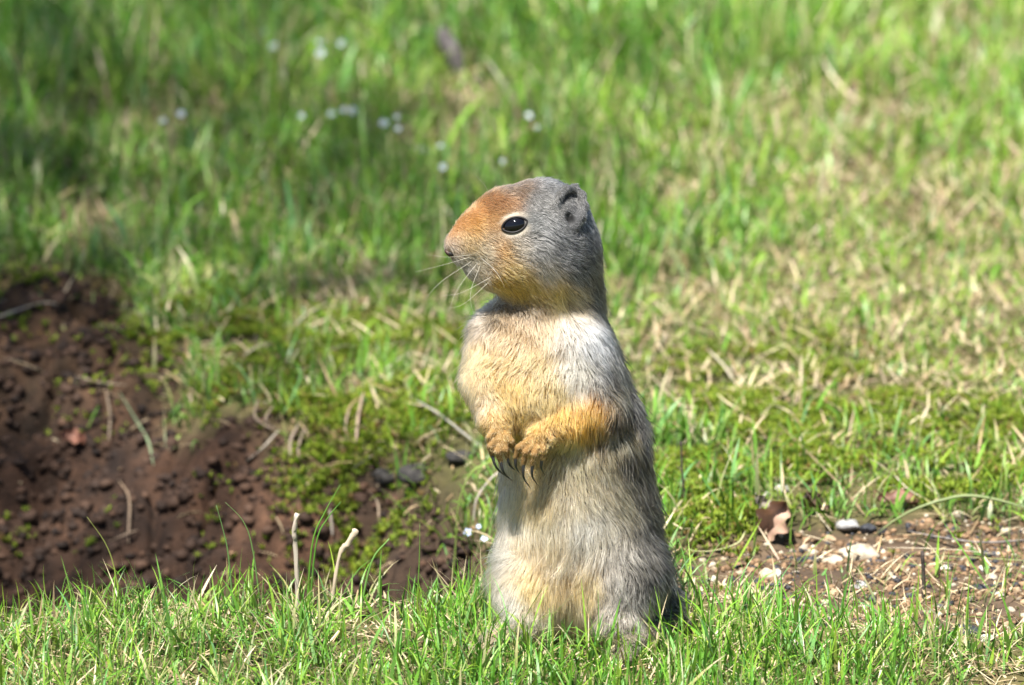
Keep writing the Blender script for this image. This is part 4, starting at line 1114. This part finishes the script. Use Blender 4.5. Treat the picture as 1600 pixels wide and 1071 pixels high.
parts = np.array([c['part'] for c in PR])[who]
def fur_object(name, sel, label=None):
    ids_ = np.nonzero(sel)[0]
    hc = bpy.data.hair_curves.new(name)
    hc.add_curves([SEG] * len(ids_))
    hc.attributes['position'].data.foreach_set('vector', pts[ids_].astype(np.float32).ravel())
    ra = hc.attributes.get('radius') or hc.attributes.new('radius', 'FLOAT', 'POINT')
    ra.data.foreach_set('value', (rad[ids_][:, None] * prof[None]).astype(np.float32).ravel())
    for nm, arr in (('tip', tipc), ('base', basec)):
        a = hc.attributes.new(nm, 'FLOAT_COLOR', 'CURVE')
        c4 = np.ones((len(ids_), 4), np.float32); c4[:, :3] = arr[ids_]
        a.data.foreach_set('color', c4.ravel())
    hc.materials.append(M['fur'])
    o = bpy.data.objects.new(name, hc); col.objects.link(o); o.parent = root
    if label: o['label'] = label
    return o
fur_object('head_fur', parts == 'head', 'short grey head fur with a rusty orange snout')
fur_object('trunk_fur', parts == 'trunk', 'cream belly fur turning grizzled grey on the back')
fur_object('foreleg_fur', parts == 'left_foreleg', 'ochre fur of the bent near foreleg')
fur_object('foreleg_fur', parts == 'right_foreleg', 'pale tan fur of the hanging far foreleg')
fur_object('hind_leg_fur', parts == 'left_hindleg')
fur_object('hind_leg_fur', parts == 'right_hindleg')
fur_object('tail_fur', parts == 'tail')
cen_y = P[:, 1]
fur_object('ear', (parts == 'ear') & (cen_y < 0), 'low grey furred ear curled round its dark opening')
fur_object('ear', (parts == 'ear') & (cen_y >= 0))

# ---- eyes
def ellipsoid(ax3, seg=28, rings=16):
    v = [[0, 0, 1.0]]
    for i in range(1, rings):
        for j in range(seg):
            a, b = math.pi * i / rings, 2 * math.pi * j / seg
            v.append([math.sin(a) * math.cos(b), math.sin(a) * math.sin(b), math.cos(a)])
    v.append([0, 0, -1.0])
    q = [[1 + (i - 1) * seg + j, 1 + i * seg + j, 1 + i * seg + (j + 1) % seg, 1 + (i - 1) * seg + (j + 1) % seg] for i in range(1, rings - 1) for j in range(seg)]
    e = len(v) - 1
    t = [[0, 1 + j, 1 + (j + 1) % seg] for j in range(seg)] + [[e, e - seg + (j + 1) % seg, e - seg + j] for j in range(seg)]
    return np.array(v) @ np.asarray(ax3), [np.array(q), np.array(t)]

def make_eye(center, nrm):
    nrm = nrm / np.linalg.norm(nrm)
    ex = np.array([math.cos(EYE_A), 0, -math.sin(EYE_A)]); ex = ex - (ex @ nrm) * nrm; ex /= np.linalg.norm(ex)
    ez = np.cross(nrm, ex); ez = ez if ez[2] > 0 else -ez
    v, f = ellipsoid(np.stack([ex * 18.5 * K3, ez * 12.2 * K3, nrm * 11 * K3]))
    e = link('eye', np_mesh('eye', v + center - nrm * 5.5 * K3, f), M['eye'], root)
    n = 36; ring_ = []
    for j in range(n):
        a = 2 * math.pi * j / n
        # almond: pointed at the corners
        ca, sa = math.cos(a), math.sin(a)
        ring_.append(center + ex * ca * 20.0 * K3 + ez * math.copysign(abs(sa) ** 1.4, sa) * 11.4 * K3 + nrm * (-1.0 + 1.6 * abs(sa)) * K3)
    ring_ = np.array(ring_)
    seg = 6; vv, qq = [], []
    for j in range(n):
        t = ring_[(j + 1) % n] - ring_[j - 1]; t /= np.linalg.norm(t)
        b = np.cross(t, nrm)
        for s in range(seg):
            an = 2 * math.pi * s / seg
            vv.append(ring_[j] + 1.7 * K3 * (math.cos(an) * nrm + math.sin(an) * b))
    for j in range(n):
        for s in range(seg):
            qq.append([j * seg + s, j * seg + (s + 1) % seg, ((j + 1) % n) * seg + (s + 1) % seg, ((j + 1) % n) * seg + s])
    link('eyelid', np_mesh('eyelid', np.array(vv), np.array(qq)), M['lid'], e)
    return e
en = body_n(EYE3[None])[0]
make_eye(EYE3, en)
far_eye = np.array([EYE3[0] + .001, -EYE3[1] - .004, EYE3[2]])
for _ in range(12): far_eye = far_eye - body_d(far_eye[None])[0] * body_n(far_eye[None])[0]
make_eye(far_eye, body_n(far_eye[None])[0])

# ---- ear openings
for ce in (EAR3, None):
    if ce is None:
        ce = np.array([EAR3[0], -EAR3[1] + .004, EAR3[2]])
        for _ in range(12): ce = ce - body_d(ce[None])[0] * body_n(ce[None])[0]
    nr_ = body_n(ce[None])[0]
    up = np.array([.25, 0, 1.0]); up = up - (up @ nr_) * nr_; up /= np.linalg.norm(up); bk = np.cross(nr_, up)
    v, f = ellipsoid(np.stack([bk * 5.5 * K3, up * 8.5 * K3, nr_ * 3.5 * K3]), 16, 10)
    link('ear_opening', np_mesh('ear_opening', v + ce - nr_ * .0012, f), M['lid'], root)

# ---- nose pad with nostrils
npx = hit(701, 396)
v, f = ellipsoid(np.stack([np.array([1, 0, -.75]) * 8.5 * K3, np.array([0, 1, 0]) * 10 * K3, np.array([.55, 0, .8]) * 5.2 * K3]), 20, 12)
nose = link('nose', np_mesh('nose', v * .88 + at(702.5, 396, -.0088), f), M['nose'], root)
for yy in (-.0112, -.0058):
    v, f = ellipsoid(np.stack([np.array([1, 0, -.5]) * 4.6 * K3, np.array([0, 1, 0]) * 2.4 * K3, np.array([.5, 0, 1]) * 2.6 * K3]), 12, 8)
    link('nostril', np_mesh('nostril', v + at(705, 397.5, yy), f), M['lid'], nose)

# ---- claws and whiskers
for t, c in FING + TOES:
    dz = np.linalg.norm(c - t)
    mid = 0.5 * (t + c) + np.array([-.10 * dz, -.26 * dz, .02 * dz])
    back = t + (t - mid) * .25
    pp = curve_pts([back, t, mid, c], 10)
    rr_ = np.linspace(5.4, .6, 10) * K3 * min(1.0, dz / (26 * K3))
    v, f = tube(pp, rr_, 7, .8)
    link('claw', np_mesh('claw', v, f), M['claw'], root)
WH = [((738, 408), (690, 440), (662, 470)), ((745, 412), (715, 452), (700, 490)), ((735, 402), (690, 415), (650, 425)), ((750, 415), (735, 460), (742, 500)), ((755, 405), (790, 440), (815, 480)),
      ((748, 400), (775, 425), (790, 452)), ((760, 418), (770, 455), (772, 482)), ((740, 398), (700, 402), (668, 398)), ((770, 432), (720, 458), (690, 462)), ((765, 440), (725, 475), (698, 482)), ((775, 318), (757, 290), (742, 272)), ((772, 320), (762, 300), (756, 284))]
for j, (a, b, c) in enumerate(WH):
    h0 = hit(*a)
    yy = h0[1] - .001
    p3 = [h0, at(b[0], b[1], yy - .008), at(c[0], c[1], yy - .012)]
    v, f = tube(curve_pts(p3, 12), np.linspace(.28, .08, 12) * K3, 4)
    link('whisker', np_mesh('whisker', v, f), M['dark_whisker'] if j in (4, 6) else M['whisker'], root)


# ------------------------------------------------------------------ longer blades round the squirrel's feet
def foot_grass():
    rng = np.random.default_rng(31); n = 1500
    x = rng.uniform(-0.10, 0.16, n); y = rng.uniform(-0.15, 0.035, n)
    ok = ((x / 0.062) ** 2 + ((y + .002) / 0.058) ** 2 > 1.0) & (rng.random(n) < (.35 + noise(x, y, .02, 58)) * clear(x, y)); x, y = x[ok], y[ok]; n = len(x)
    c = np.where((rng.random(n) < .35)[:, None], mixc(rng, n, G_MID, G_YEL), mixc(rng, n, G_DEEP, G_MID))
    v, f, cl = ribbons(with_z(x, y), rng.uniform(0, 6.28, n), rng.uniform(.012, .036, n), rng.uniform(.0009, .0019, n), np.abs(rng.normal(.2, .25, n)), rng.normal(.6, .5, n), c * .85 + .03, c * 1.05, 6, rng.uniform(-1.5, 1.5, n))
    tag(link('tall_grass', np_mesh('tall_grass', v, f, cl), M['grass']), 'longer green blades standing round the feet of the squirrel', 'grass', kind='stuff')
foot_grass()

def rim_grass():
    rng = np.random.default_rng(41); x, y = scatter(60000, 0.25, 0.95, 1.15, rng)
    q = np.maximum(pit(x, y), bare(x, y))
    ok = (q > .04) & (q < .30) & (rng.random(len(x)) < .30 * smooth(.35, .7, noise(x, y, .03, 59))); x, y = x[ok], y[ok]; n = len(x)
    c = np.where((rng.random(n) < .30)[:, None], mixc(rng, n, S_BROWN, S_TAN), mixc(rng, n, G_DEEP, G_YEL))
    v, f, cl = ribbons(with_z(x, y), -math.pi / 2 + rng.normal(0, .8, n), rng.uniform(.010, .030, n), rng.uniform(.0008, .0018, n), rng.uniform(.2, 1.1, n), rng.uniform(.3, 1.5, n), c * .8, c, 5, rng.uniform(-1, 1, n))
    tag(link('rim_grass', np_mesh('rim_grass', v, f, cl), M['grass']), 'ragged grass and roots hanging over the far rim of the burrow', 'grass', kind='stuff')
rim_grass()
